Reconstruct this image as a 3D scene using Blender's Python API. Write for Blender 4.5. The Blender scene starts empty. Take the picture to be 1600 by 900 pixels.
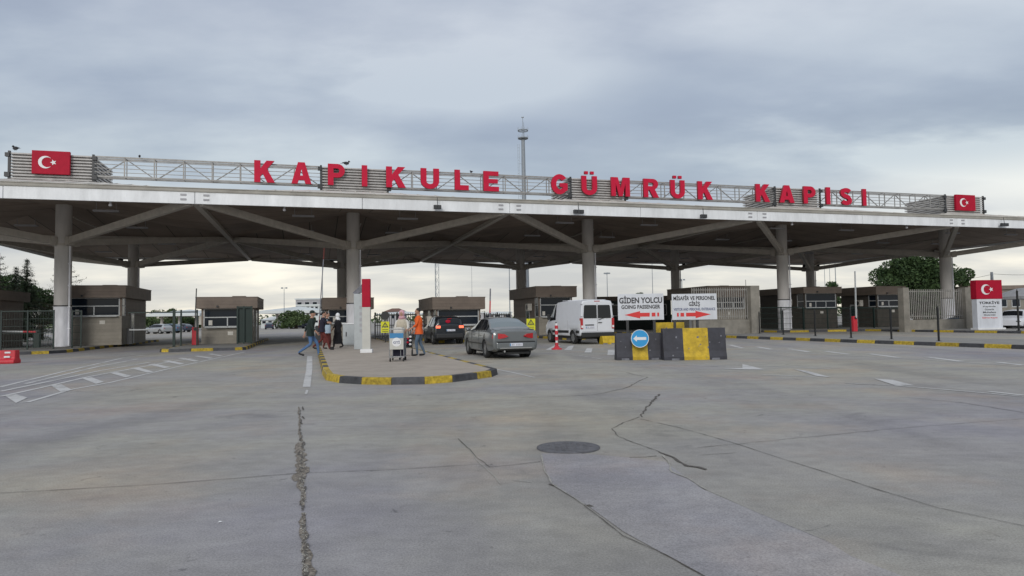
import bpy, bmesh, math, random
from mathutils import Vector, Matrix
random.seed(7)
S = bpy.context.scene
COL = S.collection
rad = math.radians

# ---------------------------------------------------------------- camera
EYE, PITCH, ROLL, FPX = 1.38, .0453, -.0160, 1067.0
_R = Vector((1, 0, 0)); _F = Vector((0, math.cos(PITCH), math.sin(PITCH))); _U = _R.cross(_F)
_c, _s = math.cos(ROLL), math.sin(ROLL)
CR = _R * _c + _U * _s; CU = _U * _c - _R * _s; CF = _F
cd = bpy.data.cameras.new('camera'); cam = bpy.data.objects.new('camera', cd); COL.objects.link(cam)
cam.matrix_world = Matrix(((CR.x, CU.x, -CF.x, 0), (CR.y, CU.y, -CF.y, 0), (CR.z, CU.z, -CF.z, EYE), (0, 0, 0, 1)))
cd.sensor_width = 36; cd.lens = FPX / 1600 * 36; cd.clip_start = .1; cd.clip_end = 9000
S.camera = cam

# ---------------------------------------------------------------- exposure
S.view_settings.view_transform = 'Standard'; S.view_settings.look = 'None'
S.view_settings.exposure = 0.0; S.view_settings.gamma = 1
S.view_settings.use_curve_mapping = False

# ---------------------------------------------------------------- sky and sun
W = bpy.data.worlds.new('World'); S.world = W; W.use_nodes = True
nt = W.node_tree; nt.nodes.clear(); N = nt.nodes.new; L = nt.links.new
SUN_EL, SUN_AZ = rad(24), rad(190)      # behind the camera, a little to the left
out = N('ShaderNodeOutputWorld'); mixs = N('ShaderNodeMixShader')
sky = N('ShaderNodeTexSky'); sky.sky_type = 'NISHITA'; sky.sun_disc = False
sky.sun_elevation = SUN_EL; sky.sun_rotation = SUN_AZ
b1 = N('ShaderNodeBackground'); b1.inputs[1].default_value = .06; L(sky.outputs[0], b1.inputs[0])
tc = N('ShaderNodeTexCoord'); sep = N('ShaderNodeSeparateXYZ'); L(tc.outputs['Generated'], sep.inputs[0])
def wmath(op, a, b=None, c=None):
    n = N('ShaderNodeMath'); n.operation = op
    for i, v in enumerate((a, b, c)):
        if v is None: continue
        if isinstance(v, (int, float)): n.inputs[i].default_value = v
        else: L(v, n.inputs[i])
    return n.outputs[0]
zc_ = wmath('MAXIMUM', sep.outputs[2], 0.0)
den = wmath('ADD', zc_, .16)
comb = N('ShaderNodeCombineXYZ')
L(wmath('DIVIDE', sep.outputs[0], den), comb.inputs[0]); L(wmath('DIVIDE', sep.outputs[1], den), comb.inputs[1])
grad = N('ShaderNodeValToRGB'); L(sep.outputs[2], grad.inputs[0])
g = grad.color_ramp; g.interpolation = 'EASE'
g.elements[0].position = 0.0; g.elements[0].color = (.80, .775, .70, 1)
g.elements[1].position = 1.0; g.elements[1].color = (.72, .75, .80, 1)
for p, c in ((.06, (.80, .79, .74, 1)), (.13, (.70, .735, .755, 1)), (.2, (.46, .535, .62, 1)), (.3, (.41, .48, .59, 1)), (.42, (.45, .51, .62, 1)), (.6, (.60, .64, .72, 1))):
    e = g.elements.new(p); e.color = c
def noise(scale, detail, rough, off, stretch):
    mp = N('ShaderNodeMapping'); mp.inputs['Location'].default_value = off; mp.inputs['Scale'].default_value = stretch
    mp.inputs['Rotation'].default_value = (0, 0, rad(-14))
    L(comb.outputs[0], mp.inputs[0])
    n = N('ShaderNodeTexNoise'); n.inputs['Scale'].default_value = scale; n.inputs['Detail'].default_value = detail
    n.inputs['Roughness'].default_value = rough; L(mp.outputs[0], n.inputs['Vector']); return n.outputs[0]
n1 = noise(.50, 5, .5, (3.1, 1.7, 0), (1, 1.2, 1)); n2 = noise(1.7, 7, .55, (8.3, 2.2, 0), (.8, 1.3, 1))
nn = wmath('ADD', wmath('MULTIPLY', n1, .62), wmath('MULTIPLY', n2, .38))
sx_, sy_ = N('ShaderNodeSeparateXYZ'), None; L(comb.outputs[0], sx_.inputs[0])
for cx_, cy_, rx_, ry_, am_ in ((-.12, 1.93, .42, .19, .24), (1.72, 2.42, .75, .30, .20), (.60, 1.60, .40, .16, .09), (-.9, 1.7, .6, .3, .05), (.9, 2.1, .7, .18, -.07), (-.6, 2.5, .8, .3, .05)):
    wob = wmath('MULTIPLY', wmath('SUBTRACT', n2, .5), 1.6)
    dx_ = wmath('ADD', wmath('DIVIDE', wmath('SUBTRACT', sx_.outputs[0], cx_), rx_), wob); dy_ = wmath('ADD', wmath('DIVIDE', wmath('SUBTRACT', sx_.outputs[1], cy_), ry_), wob)
    q_ = wmath('ADD', wmath('MULTIPLY', dx_, dx_), wmath('MULTIPLY', dy_, dy_))
    nn = wmath('ADD', nn, wmath('MULTIPLY', wmath('POWER', 2.718, wmath('MULTIPLY', q_, -1.0)), am_))
cr = N('ShaderNodeValToRGB'); L(nn, cr.inputs[0])
cr.color_ramp.elements[0].position = .38; cr.color_ramp.elements[0].color = (.78, .80, .85, 1)
cr.color_ramp.elements[1].position = .64; cr.color_ramp.elements[1].color = (1.42, 1.36, 1.25, 1)
e = cr.color_ramp.elements.new(.5); e.color = (1.0, 1.0, 1.0, 1)
mul = N('ShaderNodeMix'); mul.data_type = 'RGBA'; mul.blend_type = 'MULTIPLY'; mul.inputs[0].default_value = 1
L(grad.outputs[0], mul.inputs[6]); L(cr.outputs[0], mul.inputs[7])
b2 = N('ShaderNodeBackground'); b2.inputs[1].default_value = 1.0; L(mul.outputs[2], b2.inputs[0])
mixs.inputs[0].default_value = .93; L(b1.outputs[0], mixs.inputs[1]); L(b2.outputs[0], mixs.inputs[2]); L(mixs.outputs[0], out.inputs[0])
sl = bpy.data.lights.new('sun', 'SUN'); sl.energy = 1.5; sl.angle = rad(22); sl.color = (1, .96, .9)
so = bpy.data.objects.new('sun', sl); COL.objects.link(so)
sd = Vector((math.sin(SUN_AZ) * math.cos(SUN_EL), math.cos(SUN_AZ) * math.cos(SUN_EL), math.sin(SUN_EL)))
so.rotation_euler = sd.to_track_quat('Z', 'Y').to_euler()

# ---------------------------------------------------------------- frames: the gate is a square grid of columns
ANG = .2874; A = Vector((math.cos(ANG), math.sin(ANG), 0)); B = Vector((-math.sin(ANG), math.cos(ANG), 0))
P0 = Vector((-27.14, 41.21, 0)); BAY = 17.137
XA0, YB0 = P0.dot(A), P0.dot(B)
def ray(u, v): return (CF + CR * ((u - 800) / FPX) + CU * ((450 - v) / FPX)).normalized()
def at(u, v, z=0.0):                       # point of the plane at height z seen there in the photograph
    d = ray(u, v); t = (z - EYE) / d.z
    return Vector((d.x * t, d.y * t, z))
def atY(u, v, Y):                          # point at distance Y
    d = ray(u, v); t = Y / d.y
    return Vector((d.x * t, Y, EYE + d.z * t))
def row(u, v, yb):                         # point of the vertical plane parallel to the gate front at yb -> (xa, z)
    d = ray(u, v); t = yb / d.dot(B)
    return d.dot(A) * t, EYE + d.z * t
def loc(xa, yb, z=0.0): v = A * xa + B * yb; return Vector((v.x, v.y, z))
def ab(p): return p.dot(A), p.dot(B)

# ---------------------------------------------------------------- materials
def mat(name, col, rough=.6, metal=0.0, var=.12, scale=3.0, bump=0.0, bscale=40.0, spec=.5, streak=0.0, coat=0.0, emit=None):
    m = bpy.data.materials.new(name); m.use_nodes = True
    t = m.node_tree; bs = t.nodes['Principled BSDF']
    bs.inputs['Roughness'].default_value = rough; bs.inputs['Metallic'].default_value = metal
    bs.inputs['Specular IOR Level'].default_value = spec
    bs.inputs['Coat Weight'].default_value = coat; bs.inputs['Coat Roughness'].default_value = .08
    c = (*col, 1)
    tcn = t.nodes.new('ShaderNodeTexCoord')
    if var > 0:
        no = t.nodes.new('ShaderNodeTexNoise'); no.inputs['Scale'].default_value = scale; no.inputs['Detail'].default_value = 6
        no.inputs['Roughness'].default_value = .65
        mp = t.nodes.new('ShaderNodeMapping'); mp.inputs['Scale'].default_value = (1, 1, .25 if streak else 1)
        t.links.new(tcn.outputs['Object'], mp.inputs[0]); t.links.new(mp.outputs[0], no.inputs['Vector'])
        r = t.nodes.new('ShaderNodeValToRGB'); r.color_ramp.elements[0].position = .3; r.color_ramp.elements[1].position = .7
        r.color_ramp.elements[0].color = tuple(max(0, x * (1 - var * 1.3)) for x in col) + (1,)
        r.color_ramp.elements[1].color = tuple(min(1, x * (1 + var)) for x in col) + (1,)
        t.links.new(no.outputs[0], r.inputs[0]); t.links.new(r.outputs[0], bs.inputs['Base Color'])
    else: bs.inputs['Base Color'].default_value = c
    if bump:
        nb = t.nodes.new('ShaderNodeTexNoise'); nb.inputs['Scale'].default_value = bscale; nb.inputs['Detail'].default_value = 5
        t.links.new(tcn.outputs['Object'], nb.inputs['Vector'])
        bp = t.nodes.new('ShaderNodeBump'); bp.inputs['Strength'].default_value = bump; bp.inputs['Distance'].default_value = .02
        t.links.new(nb.outputs[0], bp.inputs['Height']); t.links.new(bp.outputs[0], bs.inputs['Normal'])
    if emit:
        bs.inputs['Emission Color'].default_value = (*emit[0], 1); bs.inputs['Emission Strength'].default_value = emit[1]
    return m
M = {}
def dm(k, *a, **kw): M[k] = mat(k, *a, **kw)
dm('column', (.52, .50, .48), .75, var=.14, scale=1.2, bump=.15, streak=1)
dm('casing', (.68, .69, .73), .7, var=.18, scale=2.0, streak=1)
dm('strut', (.43, .40, .36), .6, var=.12)
dm('fascia', (.76, .78, .80), .5, var=.12, scale=1.6, streak=1)
dm('gutter', (.33, .315, .28), .6, var=.2, scale=.8)
dm('roofing', (.58, .56, .52), .6, var=.15, scale=.7)
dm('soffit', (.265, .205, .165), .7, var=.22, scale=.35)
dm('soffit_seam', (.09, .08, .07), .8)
dm('louvre', (.42, .41, .40), .5, var=.18, scale=2.5)
dm('dark_steel', (.035, .037, .04), .5, var=.2)
dm('truss', (.29, .285, .275), .5, metal=.2, var=.2)
dm('red_sign', (.50, .012, .045), .6, var=.08, spec=.2)
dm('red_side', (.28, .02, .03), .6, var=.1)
dm('flag_red', (.38, .006, .028), .6, var=.12, scale=1.5, spec=.2)
dm('white', (.72, .73, .74), .5, var=.06)
dm('sign_white', (.60, .625, .67), .45, var=.12, scale=2.2, streak=1)
dm('ink', (.03, .03, .035), .5, var=0)
dm('ink_blue', (.10, .12, .22), .5, var=0)
dm('arrow_red', (.62, .03, .03), .45, var=.05)
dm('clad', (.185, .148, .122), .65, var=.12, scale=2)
dm('clad_dark', (.075, .065, .055), .7, var=.2)  # darker cladding of the two right-hand booths
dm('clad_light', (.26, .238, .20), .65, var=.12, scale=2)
dm('grey_wall', (.23, .215, .185), .8, var=.22, scale=1.3, bump=.2)
dm('frame_white', (.50, .52, .53), .4, var=.08)
dm('fence_bar', (.30, .29, .27), .6, var=.2)
dm('notice', (.62, .60, .55), .7, var=.15)
dm('glass', (.010, .016, .026), .1, var=0, spec=.25)
dm('glass_green', (.02, .045, .05), .1, var=0, spec=.4)
dm('blind', (.28, .30, .30), .7, var=.1)
dm('green_steel', (.008, .024, .020), .5, var=.15)
dm('black_steel', (.012, .013, .014), .5, var=.1)
dm('kerb_yellow', (.42, .30, .03), .8, var=.42, scale=11, bump=.2)
dm('kerb_black', (.055, .056, .062), .75, var=.35, scale=5, bump=.2)
dm('kerb_grey', (.24, .235, .22), .85, var=.2, scale=5, bump=.2)
dm('bar_yellow', (.50, .34, .015), .6, var=.3, scale=5, bump=.15)
dm('bar_black', (.032, .033, .045), .6, var=.3, scale=4, bump=.2)
dm('scuff', (.17, .175, .20), .8, var=.3, scale=9)
dm('plastic_red', (.50, .02, .035), .4, var=.1)
dm('blue_sign', (.03, .30, .62), .35, var=.04)
dm('blue_board', (.03, .20, .42), .4, var=.05)
dm('hivis', (.62, .62, .01), .55, var=.05)
dm('paint', (.52, .52, .52), .7, var=.25, scale=6)
dm('cream', (.50, .50, .46), .5, var=.06)
dm('cabinet', (.40, .43, .44), .5, var=.08)
dm('far_white', (.60, .64, .64), .6, var=.08, scale=.2)
dm('far_grey', (.36, .36, .38), .7, var=.1, scale=.2)
dm('tile', (.16, .08, .055), .8, var=.15)
dm('tyre', (.018, .018, .019), .8, var=.1)
dm('rim', (.36, .37, .38), .35, metal=.7, var=.05)
dm('trim_black', (.02, .021, .023), .5, var=.08)
dm('car_glass', (.010, .013, .017), .06, var=0, spec=.35)
dm('rear_glass', (.12, .16, .18), .05, var=0, spec=.9)  # pale blue base colour stands in for sky mirrored in the rear window
dm('sedan_paint', (.165, .18, .188), .3, metal=.45, var=.03, coat=.6)
dm('suv_paint', (.012, .016, .022), .3, var=.03, coat=.6)
dm('van_paint', (.66, .68, .72), .35, var=.03, coat=.4)
dm('blue_paint', (.05, .10, .17), .3, var=.03, coat=.6)
dm('silver_paint', (.40, .42, .44), .3, metal=.4, var=.03, coat=.6)
dm('navy_paint', (.02, .03, .06), .3, var=.03, coat=.6)
dm('lamp_red', (.42, .012, .018), .2, var=0, coat=.5)
dm('brake_lit', (.8, .10, .05), .3, var=0, emit=((1.0, .16, .08), 1.6))
dm('chrome', (.55, .56, .57), .2, metal=.9, var=0)
dm('plate', (.60, .62, .70), .5, var=.05)
dm('skin', (.42, .24, .17), .55, var=.05)
dm('hair', (.015, .012, .010), .7, var=.2)
dm('jacket_green', (.010, .022, .018), .85, var=.2, scale=14, bump=.3)
dm('jacket_dark', (.014, .012, .028), .85, var=.2, scale=14, bump=.3)
dm('jeans', (.075, .15, .30), .85, var=.2, scale=9, bump=.3)
dm('jeans_grey', (.10, .15, .21), .85, var=.2, scale=9, bump=.3)
dm('maroon', (.12, .022, .018), .85, var=.2, scale=9, bump=.3)
dm('black_cloth', (.010, .010, .013), .9, var=.2, scale=9, bump=.3)
dm('orange_cloth', (.72, .11, .012), .7, var=.12, scale=9, bump=.3)
dm('white_cloth', (.60, .58, .54), .85, var=.1, scale=9, bump=.3)
dm('cream_cloth', (.50, .45, .36), .85, var=.1, scale=9, bump=.3)
dm('pink_cloth', (.58, .33, .38), .85, var=.15, scale=20, bump=.3)
dm('shoe', (.012, .012, .013), .6, var=.1)
dm('bag_blue', (.35, .45, .55), .6, var=.1)
dm('steel', (.30, .31, .32), .35, metal=.7, var=.1)
dm('mast', (.24, .27, .30), .5, var=.1)
dm('iron', (.115, .115, .125), .6, metal=.3, var=.3, scale=12, bump=.4)
dm('bark', (.07, .055, .04), .9, var=.3, bump=.4)
dm('bird', (.04, .04, .045), .8, var=.1)
def add_random(key, amt):
    t = M[key].node_tree; bs = t.nodes['Principled BSDF']; src = bs.inputs['Base Color'].links[0].from_socket
    g = t.nodes.new('ShaderNodeNewGeometry'); mr = t.nodes.new('ShaderNodeMapRange'); mr.inputs[3].default_value = 1 - amt; mr.inputs[4].default_value = 1 + amt
    t.links.new(g.outputs['Random Per Island'], mr.inputs[0]); x = t.nodes.new('ShaderNodeVectorMath'); x.operation = 'SCALE'
    t.links.new(src, x.inputs[0]); t.links.new(mr.outputs[0], x.inputs['Scale']); t.links.new(x.outputs[0], bs.inputs['Base Color'])
for k_, a_ in (('soffit', .16), ('fascia', .05), ('kerb_yellow', .18), ('kerb_black', .25), ('clad', .10), ('clad_light', .08), ('roofing', .05)): add_random(k_, a_)
def leafmat(name, c1, c2):
    m = bpy.data.materials.new(name); m.use_nodes = True; t = m.node_tree; bs = t.nodes['Principled BSDF']
    g_ = t.nodes.new('ShaderNodeNewGeometry'); tc_ = t.nodes.new('ShaderNodeTexCoord')
    no = t.nodes.new('ShaderNodeTexNoise'); no.inputs['Scale'].default_value = 1.3; t.links.new(tc_.outputs['Object'], no.inputs['Vector'])
    ad = t.nodes.new('ShaderNodeMath'); ad.operation = 'MULTIPLY_ADD'; ad.inputs[1].default_value = .5; t.links.new(g_.outputs['Random Per Island'], ad.inputs[0])
    t.links.new(no.outputs[0], ad.inputs[2])
    r = t.nodes.new('ShaderNodeValToRGB'); r.color_ramp.elements[0].position = .4; r.color_ramp.elements[0].color = (*c1, 1)
    r.color_ramp.elements[1].position = 1.0; r.color_ramp.elements[1].color = (*c2, 1)
    t.links.new(ad.outputs[0], r.inputs[0]); t.links.new(r.outputs[0], bs.inputs['Base Color']); bs.inputs['Roughness'].default_value = .7
    bs.inputs['Specular IOR Level'].default_value = .25
    return m
M['leaf'] = leafmat('leaf', (.022, .045, .018), (.06, .10, .035))
M['needle'] = leafmat('needle', (.020, .034, .022), (.045, .07, .04))
M['leaf_far'] = leafmat('leaf_far', (.04, .07, .03), (.09, .13, .05))

def ground_mat(nm, T):
    m = bpy.data.materials.new(nm); m.use_nodes = True; t = m.node_tree; bs = t.nodes['Principled BSDF']
    n = t.nodes.new; l = t.links.new
    co = n('ShaderNodeTexCoord')
    def nz(scale, detail, st=(1, 1, 1), rot=0, dist=0):
        mp = n('ShaderNodeMapping'); mp.inputs['Scale'].default_value = st; mp.inputs['Rotation'].default_value = (0, 0, rot)
        l(co.outputs['Object'], mp.inputs[0]); x = n('ShaderNodeTexNoise'); x.inputs['Scale'].default_value = scale
        x.inputs['Detail'].default_value = detail; x.inputs['Roughness'].default_value = .6; x.inputs['Distortion'].default_value = dist
        l(mp.outputs[0], x.inputs['Vector']); return x.outputs[0]
    def ramp(f, stops):
        r = n('ShaderNodeValToRGB'); l(f, r.inputs[0]); r.color_ramp.elements[0].position = stops[0][0]; r.color_ramp.elements[0].color = (*stops[0][1], 1)
        r.color_ramp.elements[1].position = stops[-1][0]; r.color_ramp.elements[1].color = (*stops[-1][1], 1)
        for p, c in stops[1:-1]: e = r.color_ramp.elements.new(p); e.color = (*c, 1)
        return r.outputs[0]
    def mx(bt, f, a, b):
        x = n('ShaderNodeMix'); x.data_type = 'RGBA'; x.blend_type = bt
        if isinstance(f, float): x.inputs[0].default_value = f
        else: l(f, x.inputs[0])
        l(a, x.inputs[6]); l(b, x.inputs[7]); return x.outputs[2]
    base = ramp(nz(.16, 5), [(.33, (T[0]*.255, T[1]*.252, T[2]*.283)), (.5, (T[0]*.290, T[1]*.286, T[2]*.280)), (.68, (T[0]*.318, T[1]*.305, T[2]*.274))])
    warm = ramp(nz(.42, 4, (1, 1, 1), .4), [(.5, (1, 1, 1)), (.72, (1.13, 1.0, .90))])
    c = mx('MULTIPLY', 1.0, base, warm)
    c = mx('MULTIPLY', 1.0, c, ramp(nz(1.2, 9, (.7, 1.2, 1), .1), [(.32, (.86, .86, .87)), (.62, (1.06, 1.06, 1.05))]))
    c = mx('MULTIPLY', 1.0, c, ramp(nz(6, 9, (.8, 1.1, 1), .1), [(.30, (.87, .87, .87)), (.65, (1.05, 1.05, 1.05))]))
    c = mx('MULTIPLY', 1.0, c, ramp(nz(70, 5), [(.30, (.74, .74, .74)), (.62, (1.12, 1.12, 1.12))]))
    c = mx('MULTIPLY', 1.0, c, ramp(nz(.9, 9, dist=.6), [(.24, (.66, .66, .68)), (.36, (1, 1, 1)), (.8, (1, 1, 1))]))
    c = mx('MULTIPLY', 1.0, c, ramp(nz(.055, 3, dist=.8), [(.36, (.93, .93, 1.02)), (.5, (1, 1, .98)), (.64, (1.06, 1.03, .95))]))
    c = mx('MULTIPLY', 1.0, c, ramp(nz(.5, 5, (1, .10, 1), -ANG, .5), [(.36, (.86, .86, .87)), (.5, (1, 1, 1)), (.7, (1.05, 1.05, 1.04))]))
    c = mx('MULTIPLY', 1.0, c, ramp(nz(2.6, 6, dist=1.5), [(.27, (.55, .55, .56)), (.34, (1, 1, 1)), (.8, (1, 1, 1))]))
    c = mx('MULTIPLY', 1.0, c, ramp(nz(150, 2), [(.28, (.62, .62, .62)), (.42, (1, 1, 1)), (.60, (1, 1, 1)), (.74, (1.3, 1.3, 1.28))]))
    l(c, bs.inputs['Base Color']); bs.inputs['Roughness'].default_value = .75; bs.inputs['Specular IOR Level'].default_value = .35
    bp = n('ShaderNodeBump'); bp.inputs['Strength'].default_value = .45; bp.inputs['Distance'].default_value = .01
    l(nz(60, 6), bp.inputs['Height']); l(bp.outputs[0], bs.inputs['Normal'])
    return m
def worn_paint():
    m = bpy.data.materials.new('worn_paint'); m.use_nodes = True; t = m.node_tree; bs = t.nodes['Principled BSDF']; tcn = t.nodes.new('ShaderNodeTexCoord')
    def nz(sc, d): 
        n = t.nodes.new('ShaderNodeTexNoise'); n.inputs['Scale'].default_value = sc; n.inputs['Detail'].default_value = d; n.inputs['Roughness'].default_value = .7; t.links.new(tcn.outputs['Object'], n.inputs['Vector']); return n.outputs[0]
    a = t.nodes.new('ShaderNodeMath'); a.operation = 'MULTIPLY_ADD'; a.inputs[1].default_value = .5; t.links.new(nz(14, 8), a.inputs[0]); b = t.nodes.new('ShaderNodeMath'); b.operation = 'MULTIPLY'; b.inputs[1].default_value = .5; t.links.new(nz(.7, 4), b.inputs[0]); t.links.new(b.outputs[0], a.inputs[2])
    r = t.nodes.new('ShaderNodeValToRGB'); t.links.new(a.outputs[0], r.inputs[0]); e = r.color_ramp.elements
    e[0].position = .38; e[0].color = (.27, .267, .26, 1); e[1].position = .50; e[1].color = (.52, .52, .515, 1)
    t.links.new(r.outputs[0], bs.inputs['Base Color']); bs.inputs['Roughness'].default_value = .8; return m
M['paint'] = worn_paint()
M['ground'] = ground_mat('concrete_ground', (1.16, 1.145, 1.08)); M['patch'] = ground_mat('patch_concrete', (1.21, 1.20, 1.25))
dm('island_top', (.36, .315, .265), .85, var=.12, scale=1.5, bump=.3)
dm('walk', (.24, .235, .22), .85, var=.14, scale=1.5, bump=.3)
dm('crack', (.10, .092, .082), .95, var=.3, scale=30)
dm('spall', (.21, .185, .155), .95, var=.65, scale=34, bump=1.0, bscale=30)
dm('seam_light', (.34, .33, .30), .9, var=.2, scale=12)

# ---------------------------------------------------------------- mesh helpers
class MB:
    def __init__(s): s.v = []; s.f = []; s.m = []; s.s = []
    def add(s, vs, fs, mi=0, sm=False):
        o = len(s.v); s.v += [tuple(p) for p in vs]
        for f in fs: s.f.append([i + o for i in f]); s.m.append(mi); s.s.append(sm)
    def box(s, x0, x1, y0, y1, z0, z1, mi=0):
        v = [(x0, y0, z0), (x1, y0, z0), (x1, y1, z0), (x0, y1, z0), (x0, y0, z1), (x1, y0, z1), (x1, y1, z1), (x0, y1, z1)]
        s.add(v, [(0, 3, 2, 1), (4, 5, 6, 7), (0, 1, 5, 4), (1, 2, 6, 5), (2, 3, 7, 6), (3, 0, 4, 7)], mi); return s
    def prism(s, poly, z0, z1, mi=0, side=None):
        n = len(poly); v = [(p[0], p[1], z0) for p in poly] + [(p[0], p[1], z1) for p in poly]
        s.add(v, [list(range(n))[::-1], list(range(n, 2 * n))], mi)
        s.add(v, [(i, (i + 1) % n, n + (i + 1) % n, n + i) for i in range(n)], mi if side is None else side); return s
    def bar(s, p, q, w, h, mi=0, up=Vector((0, 0, 1))):
        p = Vector(p); q = Vector(q); d = (q - p).normalized()
        if abs(d.dot(up)) > .99: up = Vector((0, 1, 0))
        x = d.cross(up).normalized() * w / 2; z = x.cross(d).normalized() * h / 2
        v = [p - x - z, p + x - z, p + x + z, p - x + z, q - x - z, q + x - z, q + x + z, q - x + z]
        s.add(v, [(0, 1, 2, 3), (7, 6, 5, 4), (0, 4, 5, 1), (1, 5, 6, 2), (2, 6, 7, 3), (3, 7, 4, 0)], mi); return s
    def tube(s, p, q, r0, r1=None, n=10, mi=0, caps=True):
        r1 = r0 if r1 is None else r1; p = Vector(p); q = Vector(q); d = (q - p).normalized()
        u = d.orthogonal().normalized(); w = d.cross(u)
        ring = lambda c, r: [c + (u * math.cos(2 * math.pi * i / n) + w * math.sin(2 * math.pi * i / n)) * r for i in range(n)]
        v = ring(p, r0) + ring(q, r1)
        s.add(v, [(i, (i + 1) % n, n + (i + 1) % n, n + i) for i in range(n)], mi, True)
        if caps: s.add(v, [list(range(n))[::-1], list(range(n, 2 * n))], mi)
        return s
    def lathe(s, prof, n=24, mi=0, sm=True, caps=True):
        v = []; f = []
        for r, z in prof: v += [(r * math.cos(2 * math.pi * i / n), r * math.sin(2 * math.pi * i / n), z) for i in range(n)]
        for k in range(len(prof) - 1):
            f += [(k * n + i, k * n + (i + 1) % n, (k + 1) * n + (i + 1) % n, (k + 1) * n + i) for i in range(n)]
        s.add(v, f, mi, sm)
        if caps: s.add(v, [list(range(n))[::-1], [(len(prof) - 1) * n + i for i in range(n)]], mi)
        return s
    def quad(s, *pts, mi=0): s.add(pts, [tuple(range(len(pts)))], mi); return s
    def ell(s, c, r, n=12, m=8, mi=0):
        v = []; f = []
        for j in range(m + 1):
            t = math.pi * j / m
            for i in range(n):
                a = 2 * math.pi * i / n; v.append((c[0] + r[0] * math.sin(t) * math.cos(a), c[1] + r[1] * math.sin(t) * math.sin(a), c[2] - r[2] * math.cos(t)))
        for j in range(m): f += [(j * n + i, j * n + (i + 1) % n, (j + 1) * n + (i + 1) % n, (j + 1) * n + i) for i in range(n)]
        s.add(v, f, mi, True); return s
    def mesh(s, name, mats):
        me = bpy.data.meshes.new(name); me.from_pydata(s.v, [], s.f); me.validate(clean_customdata=False)
        for m in mats: me.materials.append(M[m])
        if len(me.polygons) == len(s.m):
            me.polygons.foreach_set('material_index', s.m); me.polygons.foreach_set('use_smooth', s.s)
        me.update(); return me
    def build(s, name, mats, parent=None, bevel=0.0, label=None):
        if isinstance(mats, str): mats = [mats]
        o = bpy.data.objects.new(name, s.mesh(name, mats)); COL.objects.link(o)
        if parent: o.parent = parent
        if bevel:
            b = o.modifiers.new('bevel', 'BEVEL'); b.width = bevel; b.segments = 2; b.limit_method = 'ANGLE'
        if label: o['label'] = label
        return o
def tag(o, label, cat, group=None, kind=None):
    o['label'] = label; o['category'] = cat
    if group: o['group'] = group
    if kind: o['kind'] = kind
    return o
def struct(o): o['kind'] = 'structure'; return o
def thing(name, p, rot=0.0, label='', cat='', group=None):
    o = bpy.data.objects.new(name, None); COL.objects.link(o); o.location = p; o.rotation_euler = (0, 0, rot); o.empty_display_size = .3
    return tag(o, label, cat, group)
def copy_tree(o, parent=None):
    c = o.copy(); COL.objects.link(c); c.parent = parent
    for ch in list(o.children): copy_tree(ch, c)
    return c
def curve_mesh(name, loops, ext, mats, parent=None, bev=0.0):
    cu = bpy.data.curves.new(name, 'CURVE'); cu.dimensions = '2D'; cu.fill_mode = 'BOTH'; cu.extrude = ext; cu.bevel_depth = bev
    for lp in loops:
        sp = cu.splines.new('POLY'); sp.points.add(len(lp) - 1); sp.use_cyclic_u = True
        for i, p in enumerate(lp): sp.points[i].co = (p[0], p[1], 0, 1)
    o = bpy.data.objects.new(name, cu); me = bpy.data.meshes.new_from_object(o)
    bpy.data.objects.remove(o); me.name = name
    me.materials.clear()
    for m in mats: me.materials.append(M[m])
    if len(mats) > 1:
        for p in me.polygons: p.material_index = 0 if p.normal.z > .9 else 1
    r = bpy.data.objects.new(name, me); COL.objects.link(r)
    if parent: r.parent = parent
    return r
def text_mesh(s, w, h, material, parent, pos, name='lettering', bold=.02, rot=(math.pi / 2, 0, 0), ext=.002):
    cu = bpy.data.curves.new('text', 'FONT'); cu.body = s; cu.size = 1; cu.offset = bold; cu.extrude = .01; cu.resolution_u = 3
    o = bpy.data.objects.new('text', cu); me = bpy.data.meshes.new_from_object(o); bpy.data.objects.remove(o)
    xs = [v.co.x for v in me.vertices]; ys = [v.co.y for v in me.vertices]
    x0, x1, y0, y1 = min(xs), max(xs), min(ys), max(ys)
    for v in me.vertices:
        v.co = ((v.co.x - (x0 + x1) / 2) / (x1 - x0) * w, (v.co.y - (y0 + y1) / 2) / (y1 - y0) * h, ext if v.co.z > 0 else 0)
    me.materials.clear(); me.materials.append(M[material])
    r = bpy.data.objects.new(name, me); COL.objects.link(r); r.parent = parent; r.location = pos; r.rotation_euler = rot
    return r
def flat(name, pts, z, material):
    m = MB(); m.quad(*[(p.x, p.y, z) for p in pts]); return m.build(name, material)

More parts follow.
